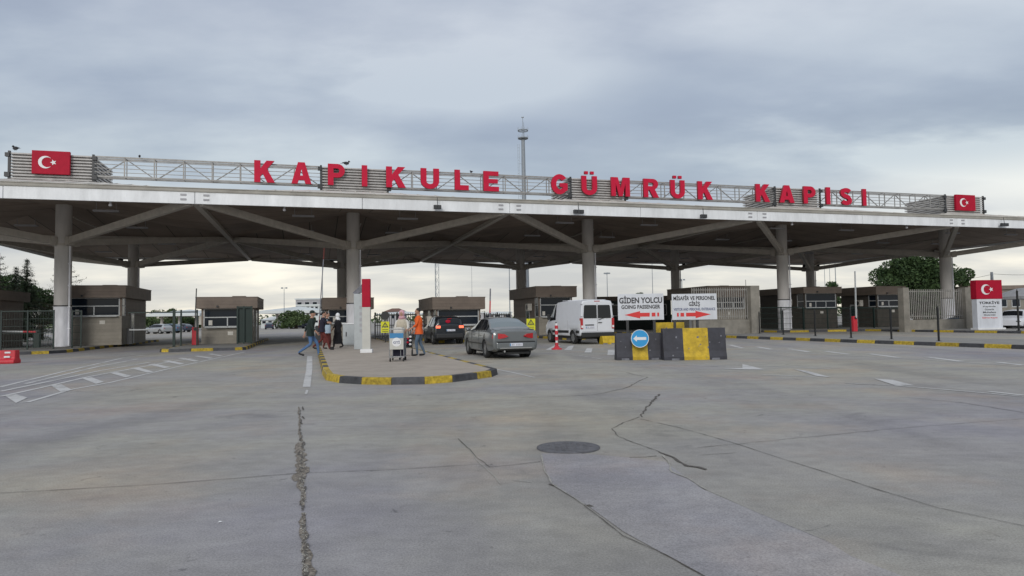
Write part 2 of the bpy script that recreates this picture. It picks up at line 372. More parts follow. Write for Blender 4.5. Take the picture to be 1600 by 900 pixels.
# ---------------------------------------------------------------- ground, markings, cracks
g_ = MB(); g_.quad((-1500, -300, 0), (1500, -300, 0), (1500, 3000, 0), (-1500, 3000, 0))
struct(g_.build('ground', 'ground'))
def gpoly(m, px, z=.008, mi=0):
    pts = [at(u, v) for u, v in px]; m.add([(p.x, p.y, z) for p in pts], [tuple(range(len(pts)))], mi)
def pline(m, px, w0, w1=None, z=.006, jag=0.0, sub=1, mi=0):
    """ribbon on the ground along a photographed line; widths in metres"""
    P = [at(u, v) for u, v in px]; Q = []
    for i in range(len(P) - 1):
        n = max(1, int((P[i + 1] - P[i]).length / .09)) if jag else sub
        for k in range(n): Q.append(P[i].lerp(P[i + 1], k / n))
    Q.append(P[-1]); nq = len(Q); w1 = w0 if w1 is None else w1; vs = []
    off = 0
    for i, q in enumerate(Q):
        d = (Q[min(i + 1, nq - 1)] - Q[max(i - 1, 0)]); d.z = 0; d.normalize(); nrm = Vector((-d.y, d.x, 0))
        w = (w0 + (w1 - w0) * i / max(1, nq - 1)) / 2
        if jag:
            off = off * .75 + random.uniform(-1, 1) * jag; a, b = random.uniform(.35, 1.5), random.uniform(.35, 1.5)
        else: a = b = 1
        vs += [q + nrm * (off + w * a), q + nrm * (off - w * b)]
    m.add([(p.x, p.y, z) for p in vs], [(2 * i, 2 * i + 1, 2 * i + 3, 2 * i + 2) for i in range(nq - 1)], mi)
pm = MB()
for ln in ([(0, 605), (94, 582), (194, 559), (225, 555)], [(0, 612), (97, 592), (153, 580), (235, 566)], [(0, 620), (60, 607), (133, 590), (240, 570), (300, 560)],
           [(40, 600), (153, 573), (215, 561)]):
    pline(pm, ln, .12)
pline(pm, [(42, 629), (111, 609), (172, 598), (278, 573), (383, 550)], .10)
for q in ([(285, 765), (345, 760), (405, 790), (345, 805)], [(460, 725), (515, 720), (585, 745), (540, 757)], [(610, 693), (655, 690), (740, 712), (705, 720)],
          [(735, 668), (775, 663), (865, 688), (830, 693)], [(830, 647), (870, 643), (960, 662), (925, 668)], [(910, 627), (950, 624), (1040, 643), (1010, 647)],
          [(1000, 612), (1030, 609), (1120, 627), (1095, 630)], [(1090, 600), (1115, 598), (1200, 611), (1180, 614)], [(1165, 588), (1190, 586), (1255, 597), (1235, 600)],
          [(30, 825), (90, 815), (155, 835), (90, 865)]):
    gpoly(pm, [(u / 3.6, 390 + v / 3.6) for u, v in q])
struct(pm.build('hatched_road_marking', 'paint'))
pm = MB()
gpoly(pm, [(480, 557), (488, 557), (488, 578), (485, 605), (473, 605), (478, 580)]); gpoly(pm, [(478, 610), (482, 610), (480, 616), (476, 616)])
pline(pm, [(775, 577), (800, 582), (835, 590)], .07)
struct(pm.build('lane_line_marking', 'paint'))
pm = MB()
pline(pm, [(846, 548), (962, 549)], .10); pline(pm, [(846, 551), (900, 553), (962, 553)], .06); pline(pm, [(905, 556), (940, 561)], .06)
for q in ([(868, 539), (876, 540), (862, 547), (852, 547)], [(889, 541), (897, 540), (893, 547), (881, 547)], [(917, 544), (926, 544), (924, 551), (913, 551)], [(950, 547), (963, 547), (963, 555), (949, 555)]):
    gpoly(pm, q)
pline(pm, [(962, 567), (1010, 569), (1060, 570), (1130, 573)], .07); gpoly(pm, [(1160, 569), (1196, 578), (1130, 577), (1160, 575.5)])
gpoly(pm, [(1240, 577), (1262, 580), (1298, 590), (1276, 588)]); pline(pm, [(1190, 586), (1276, 589)], .09)
gpoly(pm, [(1366, 592), (1395, 594), (1429, 603), (1400, 603)]); pline(pm, [(1322, 599), (1402, 603), (1500, 611), (1600, 620)], .08)
pline(pm, [(1545, 612), (1600, 618)], .12)
for a_, b_ in (((1232, 545), (1264, 550)), ((1290, 549), (1328, 554)), ((1358, 553), (1405, 559)), ((1448, 558), (1503, 565)), ((1140, 539), (1160, 544)), ((1183, 542), (1205, 546)), ((1558, 566), (1600, 571))):
    pline(pm, [a_, b_], .22)
pline(pm, [(1145, 548), (1230, 551), (1330, 556), (1440, 562), (1600, 573)], .07)
pline(pm, [(1150, 570), (1250, 574), (1298, 577)], .05)
struct(pm.build('arrow_road_marking', 'paint'))
# mended strip of lighter concrete and the cracks
pp = MB(); gpoly(pp, [(846, 709), (895, 708), (990, 716), (1040, 722), (1066, 742), (1100, 766), (1180, 800), (1290, 845), (1330, 870), (1420, 905), (1130, 915), (1100, 900), (1030, 862), (975, 832), (920, 792), (860, 757), (851, 730)], .004)
struct(pp.build('concrete_patch', 'patch'))
ck = MB()
pline(ck, [(0, 771), (250, 757), (470, 740)], .010, jag=.004); pline(ck, [(480, 739), (600, 735), (750, 726)], .008, jag=.004)
pline(ck, [(115, 612), (300, 606), (470, 601)], .012, jag=.006)
pline(ck, [(1000, 655), (1060, 668), (1155, 695), (1370, 765), (1470, 795)], .009, jag=.005); pline(ck, [(1470, 795), (1600, 823)], .007, jag=.004)
pline(ck, [(1090, 700), (1155, 694), (1400, 670), (1600, 655)], .008, jag=.008)
pline(ck, [(1032, 616), (1012, 635), (1000, 652)], .04, .02, jag=.025); pline(ck, [(1000, 652), (975, 661), (957, 670), (965, 683), (1000, 695), (1030, 707)], .010, jag=.012)
pline(ck, [(1030, 707), (1050, 715), (1075, 728), (1105, 734)], .02, .05, jag=.012)
pline(ck, [(978, 582), (1012, 590), (975, 608), (930, 617), (870, 620), (805, 622)], .015, jag=.02)
pline(ck, [(845, 722), (800, 727), (765, 730), (745, 715), (715, 686)], .009, jag=.008)
pline(ck, [(912, 790), (975, 838), (1040, 868), (1102, 902)], .007, jag=.004); pline(ck, [(858, 757), (866, 760)], .03, jag=.01); pline(ck, [(917, 790), (924, 793)], .03, jag=.01)
pline(ck, [(984, 716), (1005, 715), (1026, 713)], .016, jag=.004); pline(ck, [(1090, 712), (1150, 708)], .008, jag=.004)
pline(ck, [(1420, 622), (1500, 629), (1600, 645)], .016, jag=.006)
pline(ck, [(480, 658), (560, 655)], .006, jag=.004)
struct(ck.build('pavement_crack', 'crack'))
sm_ = MB()
pline(sm_, [(1035, 712), (1046, 724), (1050, 738), (1075, 748), (1104, 766)], .018, jag=.006, z=.009)
pline(sm_, [(1104, 766), (1180, 800), (1290, 846)], .006, jag=.004, z=.009)
pline(sm_, [(846, 712), (851, 735), (862, 756)], .012, jag=.005, z=.009); pline(sm_, [(862, 757), (915, 790)], .009, jag=.005, z=.009)
pline(sm_, [(800, 751), (830, 754)], .008, jag=.004, z=.009); pline(sm_, [(720, 688), (738, 712), (780, 757)], .012, jag=.01, z=.004)
struct(sm_.build('mortar_seam', 'seam_light'))
# broad spalled joint running to the viewer: broken edges with rubble in it
sp = MB(); rng = random.Random(3)
for seg in ([(467, 636), (468, 660), (470, 690)], [(467, 692), (469, 712), (471, 735), (468, 752)], [(469, 752), (474, 775), (476, 790)], [(473, 802), (474, 830), (477, 862), (479, 905)]):
    w = {636: (.02, .03), 692: (.08, .10), 752: (.05, .035), 802: (.03, .065)}[seg[0][1]]
    pline(sp, seg, w[0], w[1], jag=.009, z=.005)
struct(sp.build('spalled_joint', 'spall'))
rb = MB()
for i in range(520):
    v = rng.uniform(690, 900); u = 469 + (v - 640) * .033 + rng.uniform(-6, 6) * (.4 + .6 * rng.random())
    if 788 < v < 803: continue
    p = at(u, v); r = rng.uniform(.002, .011)
    pts = [(p.x + r * math.cos(k * 2.1 + i) * rng.uniform(.6, 1.2), p.y + r * math.sin(k * 2.1 + i) * rng.uniform(.6, 1.3), .006) for k in range(3)]
    rb.add(pts + [(p.x, p.y, .006 + r * .8)], [(0, 1, 3), (1, 2, 3), (2, 0, 3)], rng.choice((0, 0, 1, 2)))
tag(rb.build('joint_rubble', ['kerb_grey', 'crack', 'seam_light']), 'loose concrete crumbs lying in the broken pavement joint', 'rubble', kind='stuff')
# narrow broken dashes of the joint further off
dk = MB()
for v in range(636, 905, 5):
    if rng.random() < .7:
        u = 470 + (v - 640) * .036 + rng.uniform(-4, 3); pline(dk, [(u, v), (u + rng.uniform(-3, 3), v + rng.uniform(2, 6))], rng.uniform(.008, .03), jag=.005, z=.009)
struct(dk.build('joint_crack', 'crack'))
q = at(340, 817); m = MB(); m.add([(0, 0, .006), (.05, .01, .012), (.055, .04, .006), (.01, .045, .016)], [(0, 1, 2, 3)]); o = m.build('paper_scrap', 'white'); o.location = q; o.scale = (.5,) * 3; tag(o, 'tiny white paper scrap lying alone on the foreground concrete', 'litter')
# drain cover
p = at(888, 700)
mh = thing('manhole_cover', (p.x, p.y, 0), 0, 'round cast iron manhole cover set in the concrete at the head of the pale patch', 'manhole cover')
m = MB(); m.lathe([(.335, .0), (.335, .012), (.30, .014)], 40); m.build('rim_ring', 'iron', mh)
m = MB(); m.lathe([(.296, .002), (.296, .013)], 36, sm=False)
for i in range(-4, 5):
    for j in range(-4, 5):
        if i * i + j * j < 17: m.box(i * .062 - .02, i * .062 + .02, j * .062 - .02, j * .062 + .02, .012, .017)
m.build('lid', 'iron', mh)

# ---------------------------------------------------------------- kerbed islands
def kerbrun(m, pts, top=.15, th=.18, seg=.95, start=0):
    """pts world; stones alternate yellow(0)/black(1); kerb lies to the left of the run"""
    k = start
    for i in range(len(pts) - 1):
        p, q = pts[i], pts[i + 1]; Ln = (q - p).length; n = max(1, round(Ln / seg)); d = (q - p) / n; nr = Vector((-d.y, d.x, 0)).normalized() * th
        for j in range(n):
            a, b = p + d * j, p + d * (j + 1); g = d.normalized() * .006; a2 = a + g; b2 = b - g
            sl = nr.normalized() * .025
            v = [(a2.x, a2.y, 0), (b2.x, b2.y, 0), (b2.x + sl.x, b2.y + sl.y, top), (a2.x + sl.x, a2.y + sl.y, top), (a2.x + nr.x, a2.y + nr.y, top), (b2.x + nr.x, b2.y + nr.y, top), (b2.x + nr.x, b2.y + nr.y, 0), (a2.x + nr.x, a2.y + nr.y, 0)]
            m.add(v, [(0, 1, 2, 3), (3, 2, 5, 4), (4, 5, 6, 7), (0, 3, 4, 7), (1, 6, 5, 2)], k % 2); k += 1
    return k
def island(outline, topmat='walk', closed_from=0, seg=.95, name='traffic_island', cut=None):
    m = MB(); kerbrun(m, outline, seg=seg)
    struct(m.build('kerb', ['kerb_yellow', 'kerb_black'], bevel=.012))
    ins = []
    for i, p in enumerate(outline):
        d = (outline[min(i + 1, len(outline) - 1)] - outline[max(i - 1, 0)]).normalized(); ins.append(p + Vector((-d.y, d.x, 0)) * .1)
    t = MB(); t.prism([(p.x, p.y) for p in ins + (cut or [])], .01, .146); struct(t.build(name, topmat))
# front island, outlined from its visible kerb (counter-clockwise: right side, then round the nose)
pl = [at(505, 586, .15), at(499.5, 566, .15), at(497, 551, .15)]
NB = [(504, 586), (509, 594), (529, 598.3), (564, 600.7), (611, 601.3), (664, 600.3), (708, 597.2), (747, 592.3), (769, 589), (778, 585)]
nose = [at(u, v) for u, v in NB]; xa_l = .28; xa_r = ab(nose[-1])[0]
def gz(p): return Vector((p.x, p.y, 0))
ku = MB()
kerbrun(ku, [loc(xa_l, 62), nose[0]], seg=.9, start=1)
kerbrun(ku, [nose[0], nose[1]], seg=3, start=0)
for i in range(1, len(nose) - 1): kerbrun(ku, [nose[i], nose[i + 1]], seg=9, start=(i + 1) % 2)
kerbrun(ku, [nose[-1], loc(xa_r, 62)], seg=.95, start=1)
struct(ku.build('kerb', ['kerb_yellow', 'kerb_black'], bevel=.012))
cen = loc((xa_l + xa_r) / 2, 30)
t = MB(); t.prism([(p.x, p.y) for p in [loc(xa_l + .1, 62)] + [q + (cen - q).normalized() * .12 for q in nose] + [loc(xa_r - .1, 62)]], .01, .146)
struct(t.build('traffic_island', 'island_top'))
def rect_island(x0, x1, y0, y1, top='walk', r=.5, seg=.95):
    island([loc(x0, y1), loc(x0, y0 + r), loc(x0 + r * .3, y0 + r * .3), loc(x0 + r, y0), loc(x1 - r, y0), loc(x1 - r * .3, y0 + r * .3), loc(x1, y0 + r), loc(x1, y1)], top, seg=seg)
rect_island(-7.3, -3.2, 37.6, 58)
island([loc(-30, 39.6), loc(-14, 39.2), loc(-12.6, 39.6), loc(-12.1, 40.6), loc(-11.9, 62)], 'walk', cut=[loc(-30, 62)])
rect_island(7.3, 11.0, 41, 60)
rect_island(15.4, 21.0, 40.5, 60)
# long kerb along the right hand road, pavement behind it
island([loc(24.6, 62), loc(24.5, 2)], 'walk', cut=[loc(29.5, 2), loc(29.5, 62)], seg=1.05)
island([loc(34.6, 62), loc(34.6, 45), loc(35.2, 44.2), loc(41.3, 43.2), loc(41.5, 10)], 'walk', cut=[loc(80, 10), loc(80, 62)], seg=1.5)

# ---------------------------------------------------------------- the canopy
ZC, ZN, ZF, ZG, ZR, ZL = 6.2, 7.65, 8.27, 8.47, 9.82, 11.42
canopy = thing('gate_canopy', loc(XA0, YB0), ANG, 'long canopy roof of five hipped bays on grey round columns over the border lanes', 'canopy')
H = BAY / 2
def cc(k, j): return (k * BAY, j * BAY)
def column_mb():
    m = MB(); m.tube((0, 0, .15), (0, 0, ZC + .1), .455, .455, 28); m.tube((0, 0, ZC + .1), (0, 0, 9.0), .43, .43, 28)
    for z in (1.9, 3.4, 4.9): m.lathe([(.459, z), (.459, z + .012)], 28)
    return m
cme = column_mb().mesh('column', ['column'])
colme = MB().lathe([(.50, ZC + .02), (.50, ZC + .16)], 28).mesh('collar', ['strut'])
csme = MB().lathe([(.475, .16), (.475, 2.55), (.46, 2.57)], 28).mesh('base_casing', ['casing'])
bnd = MB().lathe([(.485, 2.56), (.485, 2.63)], 28).mesh('steel_band', ['black_steel'])
pipe = MB()
pipe.tube((.44, -.30, .2), (.44, -.30, ZC), .055, .055, 10)
for z in (1.2, 2.5, 3.8, 5.1): pipe.box(.36, .52, -.37, -.23, z, z + .06)
pime = pipe.mesh('downpipe', ['casing'])
def child(name, me, parent, loc_=(0, 0, 0)):
    o = bpy.data.objects.new(name, me); COL.objects.link(o); o.parent = parent; o.location = loc_; return o
for j in range(2):
    for k in range(5):
        x, y = cc(k, j); c = child('column', cme, canopy, (x, y, 0))
        child('collar', colme, c); child('downpipe', pime, c)
        if j == 0: child('base_casing', csme, c); child('steel_band', bnd, c)
        for sx in (-1, 1):
            for sy in (-1, 1):
                d = Vector((sx, sy, 0)).normalized()
                m = MB(); p = Vector((0, 0, ZC + .28)) + d * .40; q = Vector((sx * (H - .25), sy * (H - .25), ZN + .12))
                m.bar(p, q, .30, .40); m.bar(p - Vector((0, 0, .02)) + d * .1, p + (q - p) * .04 - Vector((0, 0, .02)), .40, .52)
                m.build('strut', 'strut', canopy, bevel=.02).location = (x, y, 0)
    # floodlights at the back columns
fl = MB(); fl.box(-.16, .16, -.12, .12, -.14, .14); fl.tube((0, .1, 0), (0, .45, .1), .03)
flme = fl.mesh('floodlight', ['dark_steel'])
for k in range(5):
    for sx in (-1, 1):
        o = child('floodlight', flme, canopy, (k * BAY + sx * .95, BAY - .2, ZC + .62)); o.rotation_euler = (rad(-20), 0, rad(sx * 35))
# roof modules
for j in range(2):
    for k in range(5):
        x, y = cc(k, j); e = H - .03
        m = MB(); zs = ZN + .20; ap = 8.75
        ring = [(-e, -e), (e, -e), (e, e), (-e, e)]
        for i in range(4):
            a, b = ring[i], ring[(i + 1) % 4]
            ed_ = [Vector((a[0] + (b[0] - a[0]) * t / 9, a[1] + (b[1] - a[1]) * t / 9, zs)) for t in range(10)]
            md_ = Vector(((a[0] + b[0]) / 2, (a[1] + b[1]) / 2, 0)); inn = [Vector((e_.x - md_.x * min(t, 9 - t) / 4.5, e_.y - md_.y * min(t, 9 - t) / 4.5, zs + (ap - zs) * min(t, 9 - t) / 4.5)) for t, e_ in enumerate(ed_)]
            for t in range(9):
                P4 = [ed_[t], inn[t], inn[t + 1], ed_[t + 1]]
                if t == 4: P4 = [ed_[t], inn[t], Vector((0, 0, ap)), inn[t + 1], ed_[t + 1]]
                P4 = [p_ for n_, p_ in enumerate(P4) if n_ == 0 or (p_ - P4[n_ - 1]).length > 1e-4]
                m.quad(*P4)
            for t in range(1, 9):       # panel seams
                f = t / 9; px_, py_ = a[0] + (b[0] - a[0]) * f, a[1] + (b[1] - a[1]) * f
                w = min(f, 1 - f) * 2; q = (px_ - md_.x * w, py_ - md_.y * w, zs + (ap - zs) * w - .012)
                nx, ny = (b[0] - a[0]) / (2 * e) * .03, (b[1] - a[1]) / (2 * e) * .03
                m.add([(px_ - nx, py_ - ny, zs - .012), (px_ + nx, py_ + ny, zs - .012), (q[0] + nx, q[1] + ny, q[2]), (q[0] - nx, q[1] - ny, q[2])], [(0, 1, 2, 3)], 1)
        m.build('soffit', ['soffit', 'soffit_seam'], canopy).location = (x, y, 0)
        m = MB(); t_ = 2.1
        for i in range(4):
            a, b = ring[i], ring[(i + 1) % 4]; s_ = t_ / e
            m.quad((a[0], a[1], ZG - .05), (b[0], b[1], ZG - .05), (b[0] * s_, b[1] * s_, ZR), (a[0] * s_, a[1] * s_, ZR))
        m.quad((-t_, -t_, ZR), (t_, -t_, ZR), (t_, t_, ZR), (-t_, t_, ZR))
        # standing seams of the roofing
        for i in range(4):
            a, b = ring[i], ring[(i + 1) % 4]
            for t in range(1, 18):
                f = t / 18; P = Vector((a[0] + (b[0] - a[0]) * f, a[1] + (b[1] - a[1]) * f, ZG - .04)); w = min(min(f, 1 - f) * 2, 1 - t_ / e)
                nrm = Vector((0, 0, 0)); mid = Vector(((a[0] + b[0]) / 2, (a[1] + b[1]) / 2, 0)).normalized()
                Q = P - mid * (e * w); Q.z = ZG - .04 + (ZR - ZG + .05) * (e * w) / (e - t_)
                m.bar(P, Q, .04, .05)
        m.build('roof', 'roofing', canopy).location = (x, y, 0)
for k in range(5):
    for j in range(2):
        x, y = cc(k, j)
        for sx, sy in ((-3.2, -3.6), (3.2, -3.6), (-3.2, 3.6), (3.2, 3.6)):
            o = MB().box(-.65, .65, -.12, .12, -.10, 0).tube((-.5, 0, 0), (-.5, 0, .5), .015).tube((.5, 0, 0), (.5, 0, .5), .015).build('lamp_tray', 'far_grey', canopy); o.location = (x + sx, y + sy, 7.95)
    x, y = cc(k, 0); m = MB(); m.tube((x + .5, y, 8.0), (x + .5, y + BAY, 8.0), .05, .05, 8); m.build('service_pipe', 'strut', canopy)
# beams between the bays
bm_ = MB(); X0, X1, Y0, Y1 = -H, 4 * BAY + H, -H, BAY + H
for k in range(1, 5): bm_.box(k * BAY - H - .16, k * BAY - H + .16, Y0 + .2, Y1 - .2, ZN, ZN + .26)
bm_.box(X0 + .2, X1 - .2, H - .16, H + .16, ZN - .01, ZN + .25)
bm_.build('valley_beam', 'strut', canopy)
# fascia: white boards with open joints and bolt plates, gutter above
def fascia(axis, fixed, a, b, out):
    m = MB(); g2 = MB(); n = 2 * round((b - a) / BAY)
    for i in range(n):
        p, q = a + (b - a) * i / n + .012, a + (b - a) * (i + 1) / n - .012
        if axis == 'x':
            m.box(p, q, min(fixed, fixed - out * .12), max(fixed, fixed - out * .12), ZN, ZF)
        else: m.box(min(fixed, fixed - out * .12), max(fixed, fixed - out * .12), p, q, ZN, ZF)
    y0, y1 = sorted((fixed + out * .05, fixed - out * .20))
    if axis == 'x': g2.box(a, b, y0, y1, ZF + .03, ZG - .03); g2.box(a, b, y0 - .03, y1, ZG - .03, ZG + .02); g2.box(a, b, fixed - .05, fixed + .05, ZF - .001, ZF + .03)
    else: g2.box(y0, y1, a, b, ZF + .03, ZG)
    m.build('fascia', 'fascia', canopy, bevel=.01); g2.build('gutter', 'gutter', canopy, bevel=.01)
fascia('x', Y0 - .01, X0, X1, -1); fascia('x', Y1 + .01, X0, X1, 1); fascia('y', X0 - .01, Y0 + .25, Y1 - .25, -1); fascia('y', X1 + .01, Y0 + .25, Y1 - .25, 1)
for k in range(1, 5):
    for sx in (-.55, .55):
        for z in (ZN + .18, ZN + .42):
            m = MB(); m.box(k * BAY - H + sx - .14, k * BAY - H + sx + .14, Y0 - .045, Y0 - .008, z, z + .09)
            m.build('bolt_plate', 'far_grey', canopy)
# louvred boxes over the front columns
for k in range(5):
    x, y = cc(k, 0); m = MB(); w = 2.1
    m.box(-w + .16, w - .16, -w + .16, w - .16, ZR - .3, ZL - .05)
    n = 9
    for i in range(n):
        z = ZR - .02 + (ZL - ZR) * i / n
        m.box(-w, w, -w, w, z + .05, z + .13)
    m.build('louvred_box', 'louvre', canopy).location = (x, y, 0)
    for sx in (-1, 1):
        m = MB(); m.box(sx * (w + .02) - .06, sx * (w + .02) + .06, -w - .05, -w + .06, ZR - .05, ZL + .02); m.box(sx * (w + .1) - .13, sx * (w + .1) + .13, -w - .12, -w + .1, ZR + .12, ZR + .38); m.box(sx * (w + .1) - .11, sx * (w + .1) + .11, -w - .12, -w + .1, ZL - .32, ZL - .10)
        m.build('corner_post', 'dark_steel', canopy).location = (x, y, 0)
# lamps clipped to the fascia
def fascia_x(u, v): return row(u, v, YB0 - H)
for u, v, n in ((682, 325, 2), (901, 332, 3), (1095, 339, 2), (1563, 352, 3)):
    xa, z = fascia_x(u, v); lp = MB()
    for i in range(n):
        x = (i - (n - 1) / 2) * .22; lp.box(x - .1, x + .1, -.10, .10, -.11, .11)
    lp.tube((0, 0, .1), (0, .05, .55), .02)
    o = lp.build('fascia_lamp', 'dark_steel', canopy, bevel=.01); o.location = (xa - XA0, -H - .32, z - 0)
for u, v in ((170, 314), (444, 323), (1242, 348), (1422, 354)):
    xa, z = fascia_x(u, v); o = MB().box(-.05, .05, -.05, .05, -.22, .0).ell((0, 0, -.25), (.09, .09, .07)).build('small_lamp', 'far_grey', canopy); o.location = (xa - XA0, -H + .3, ZN + .1)

# ---------------------------------------------------------------- rooftop sign: truss and letters
YS = YB0 - 2.1
sign = thing('rooftop_sign', loc(XA0, YS, 0), ANG, 'red letters KAPIKULE GÜMRÜK KAPISI on a steel truss along the canopy roof', 'rooftop sign')
for k in range(4):
    x0, x1 = k * BAY + 2.15, (k + 1) * BAY - 2.15; z0, z1 = 10.17, 11.33; m = MB()
    for yy, th in ((0, .085), (.55, .085)):
        m.bar((x0, yy, z0), (x1, yy, z0), th, th); m.bar((x0, yy, z1), (x1, yy, z1), th, th)
    for z in (10.42, 10.66, 10.9, 11.12): m.bar((x0, -.02, z), (x1, -.02, z), .035, .035)
    n = 8; st = (x1 - x0) / n
    for i in range(n + 1):
        x = x0 + i * st; m.bar((x, 0, z0), (x, 0, z1), .06, .06)
        m.bar((x, .55, z0), (x, .55, z1), .05, .05)
        m.bar((x, 0, z0), (x, .55, z0), .04, .04); m.bar((x, 0, z1), (x, .55, z1), .04, .04)
    for i in range(n):
        x = x0 + i * st
        a_, b_ = ((x, .55, z0), (x + st, .55, z1)) if i % 2 == 0 else ((x, .55, z1), (x + st, .55, z0)); m.bar(a_, b_, .055, .055)
    m.build('truss', 'truss', sign)
def arc(cx, cy, rx, ry, a0, a1, n=10):
    return [(cx + rx * math.cos(rad(a0 + (a1 - a0) * i / n)), cy + ry * math.sin(rad(a0 + (a1 - a0) * i / n))) for i in range(n + 1)]
def stroke(pts, w, asp):
    Lf, Rt = [], []
    for i, p in enumerate(pts):
        a, b = pts[max(0, i - 1)], pts[min(len(pts) - 1, i + 1)]; dx, dy = (b[0] - a[0]) * asp, b[1] - a[1]; l = math.hypot(dx, dy) or 1
        nx, ny = -dy / l * w / 2, dx / l * w / 2
        Lf.append((p[0] + nx / asp, p[1] + ny)); Rt.append((p[0] - nx / asp, p[1] - ny))
    return Lf + Rt[::-1]
def glyph(ch):
    if ch == 'K': return [[(0, 0), (.3, 0), (.3, .27), (.41, .40), (.63, 0), (1.0, 0), (.62, .62), (.97, 1), (.59, 1), (.3, .63), (.3, 1), (0, 1)]]
    if ch == 'A': return [[(0, 0), (.3, 0), (.36, .17), (.64, .17), (.70, 0), (1, 0), (.67, 1), (.33, 1)], [(.43, .38), (.57, .38), (.5, .70)]]
    if ch == 'P': return [[(0, 0), (.33, 0), (.33, .36)] + arc(.58, .68, .42, .32, -90, 90) + [(0, 1)], [(.33, .57)] + arc(.55, .68, .13, .11, -90, 90, 6) + [(.33, .79)]]
    if ch == 'R': return [[(0, 0), (.3, 0), (.3, .40), (.38, .40), (.62, 0), (1, 0), (.74, .42)] + arc(.62, .72, .34, .28, -55, 90) + [(0, 1)], [(.3, .60)] + arc(.55, .70, .11, .10, -90, 90, 6) + [(.3, .80)]]
    if ch == 'I': return [[(0, 0), (1, 0), (1, 1), (0, 1)]]
    if ch == 'L': return [[(0, 0), (1, 0), (1, .24), (.38, .24), (.38, 1), (0, 1)]]
    if ch == 'E': return [[(0, 0), (1, 0), (1, .23), (.34, .23), (.34, .40), (.93, .40), (.93, .61), (.34, .61), (.34, .78), (.98, .78), (.98, 1), (0, 1)]]
    if ch in 'UÜ':
        o = [[(0, 1)] + arc(.5, .37, .5, .37, 180, 360, 14) + [(1, 1), (.69, 1)] + arc(.5, .36, .19, .13, 0, -180, 8) + [(.31, 1)]]
        if ch == 'Ü': o += [[(.2, 1.09), (.42, 1.09), (.42, 1.24), (.2, 1.24)], [(.58, 1.09), (.80, 1.09), (.80, 1.24), (.58, 1.24)]]
        return o
    if ch == 'M': return [[(0, 0), (.24, 0), (.24, .68), (.40, 0), (.60, 0), (.76, .68), (.76, 0), (1, 0), (1, 1), (.64, 1), (.5, .42), (.36, 1), (0, 1)]]
    if ch == 'S':
        c = arc(.5, .73, .345, .15, 22, 180, 9) + [(.20, .62), (.34, .545), (.5, .51), (.68, .465)] + arc(.5, .27, .345, .15, 22, -158, 12)
        return [stroke(c, .25, .80)]
    if ch == 'G':
        o = arc(.52, .5, .52, .5, 30, 345, 26); i_ = arc(.52, .5, .21, .27, 332, 38, 20)
        return [arc(.52, .5, .50, .52, 38, 318, 26) + [(1.0, .20), (1.0, .56), (.54, .56), (.54, .36), (.70, .36), (.70, .28)] + arc(.52, .5, .20, .27, 310, 42, 18)]
LET = [('K', 396, 431), ('A', 454, 488), ('P', 511, 540), ('I', 564, 575), ('K', 602, 635), ('U', 656, 687), ('L', 709, 733), ('E', 754, 780),
       ('G', 859, 887), ('Ü', 907, 933), ('M', 953, 984), ('R', 1003.5, 1029), ('Ü', 1045.5, 1069.5), ('K', 1088, 1113),
       ('K', 1178.5, 1202), ('A', 1215, 1240), ('P', 1253, 1273), ('I', 1288, 1296), ('S', 1310.5, 1329.5), ('I', 1345, 1352)]
for ch, u0, u1 in LET:
    xa0, _ = row(u0, 290, YS - .2); xa1, _ = row(u1, 290, YS - .2); w = xa1 - xa0 - .10
    h = 1.37
    o = curve_mesh('letter', [[(p[0] * w, p[1] * h) for p in lp] for lp in glyph(ch)], .09, ['red_sign', 'red_side'], sign)
    o.rotation_euler = (math.pi / 2, 0, 0); o.location = (xa0 + .05 - XA0, -.24, 10.13)
    o['label'] = 'red block letter ' + ch
def crescent(cx, cy, R, r, off, n=26):
    # outer circle minus an inner circle shifted to the right
    d = off; x = (d * d + R * R - r * r) / (2 * d); a = math.degrees(math.acos(x / R)); b = math.degrees(math.acos((x - d) / r))
    return arc(cx, cy, R, R, a, 360 - a, n) + arc(cx + d, cy, r, r, 360 - b, b, n)
def star(cx, cy, R, rot=180):
    return [(cx + (R if i % 2 == 0 else R * .42) * math.cos(rad(rot + 36 * i)), cy + (R if i % 2 == 0 else R * .42) * math.sin(rad(rot + 36 * i))) for i in range(10)]
def flag(parent, w, h, yf):
    """crescent and star on a panel whose face is at y = yf, centre at origin"""
    x0 = -w / 2; c = curve_mesh('crescent', [crescent(x0 + .36 * w, 0, .27 * h, .215 * h, .075 * h)], .012, ['white'], parent)
    c.rotation_euler = (math.pi / 2, 0, 0); c.location = (0, yf - .012, 0)
    s = curve_mesh('star', [star(x0 + .36 * w + .30 * h, 0, .13 * h)], .012, ['white'], parent); s.rotation_euler = (math.pi / 2, 0, 0); s.location = (0, yf - .012, 0)
for u0, u1, v0, v1, um, lab in ((50, 109.5, 236, 272, 80, 'red crescent flag panel on the louvred roof box at the left end of the canopy'), (1493, 1523, 304.5, 329, 1508, 'red crescent flag panel on the louvred roof box at the right end of the canopy')):
    yb = YB0 - 2.3; xl, _ = row(u0, v0, yb); xr, _ = row(u1, v0, yb); _, zt = row(um, v0, yb); _, zb = row(um, v1, yb)
    f = thing('flag_panel', loc((xl + xr) / 2, yb, (zt + zb) / 2), ANG, lab, 'flag panel', 'flag panels on the roof boxes')
    w, h = xr - xl, zt - zb; MB().box(-w / 2, w / 2, -.03, .16, -h / 2, h / 2).build('panel', 'flag_red', f, bevel=.01); flag(f, w, h, -.03)
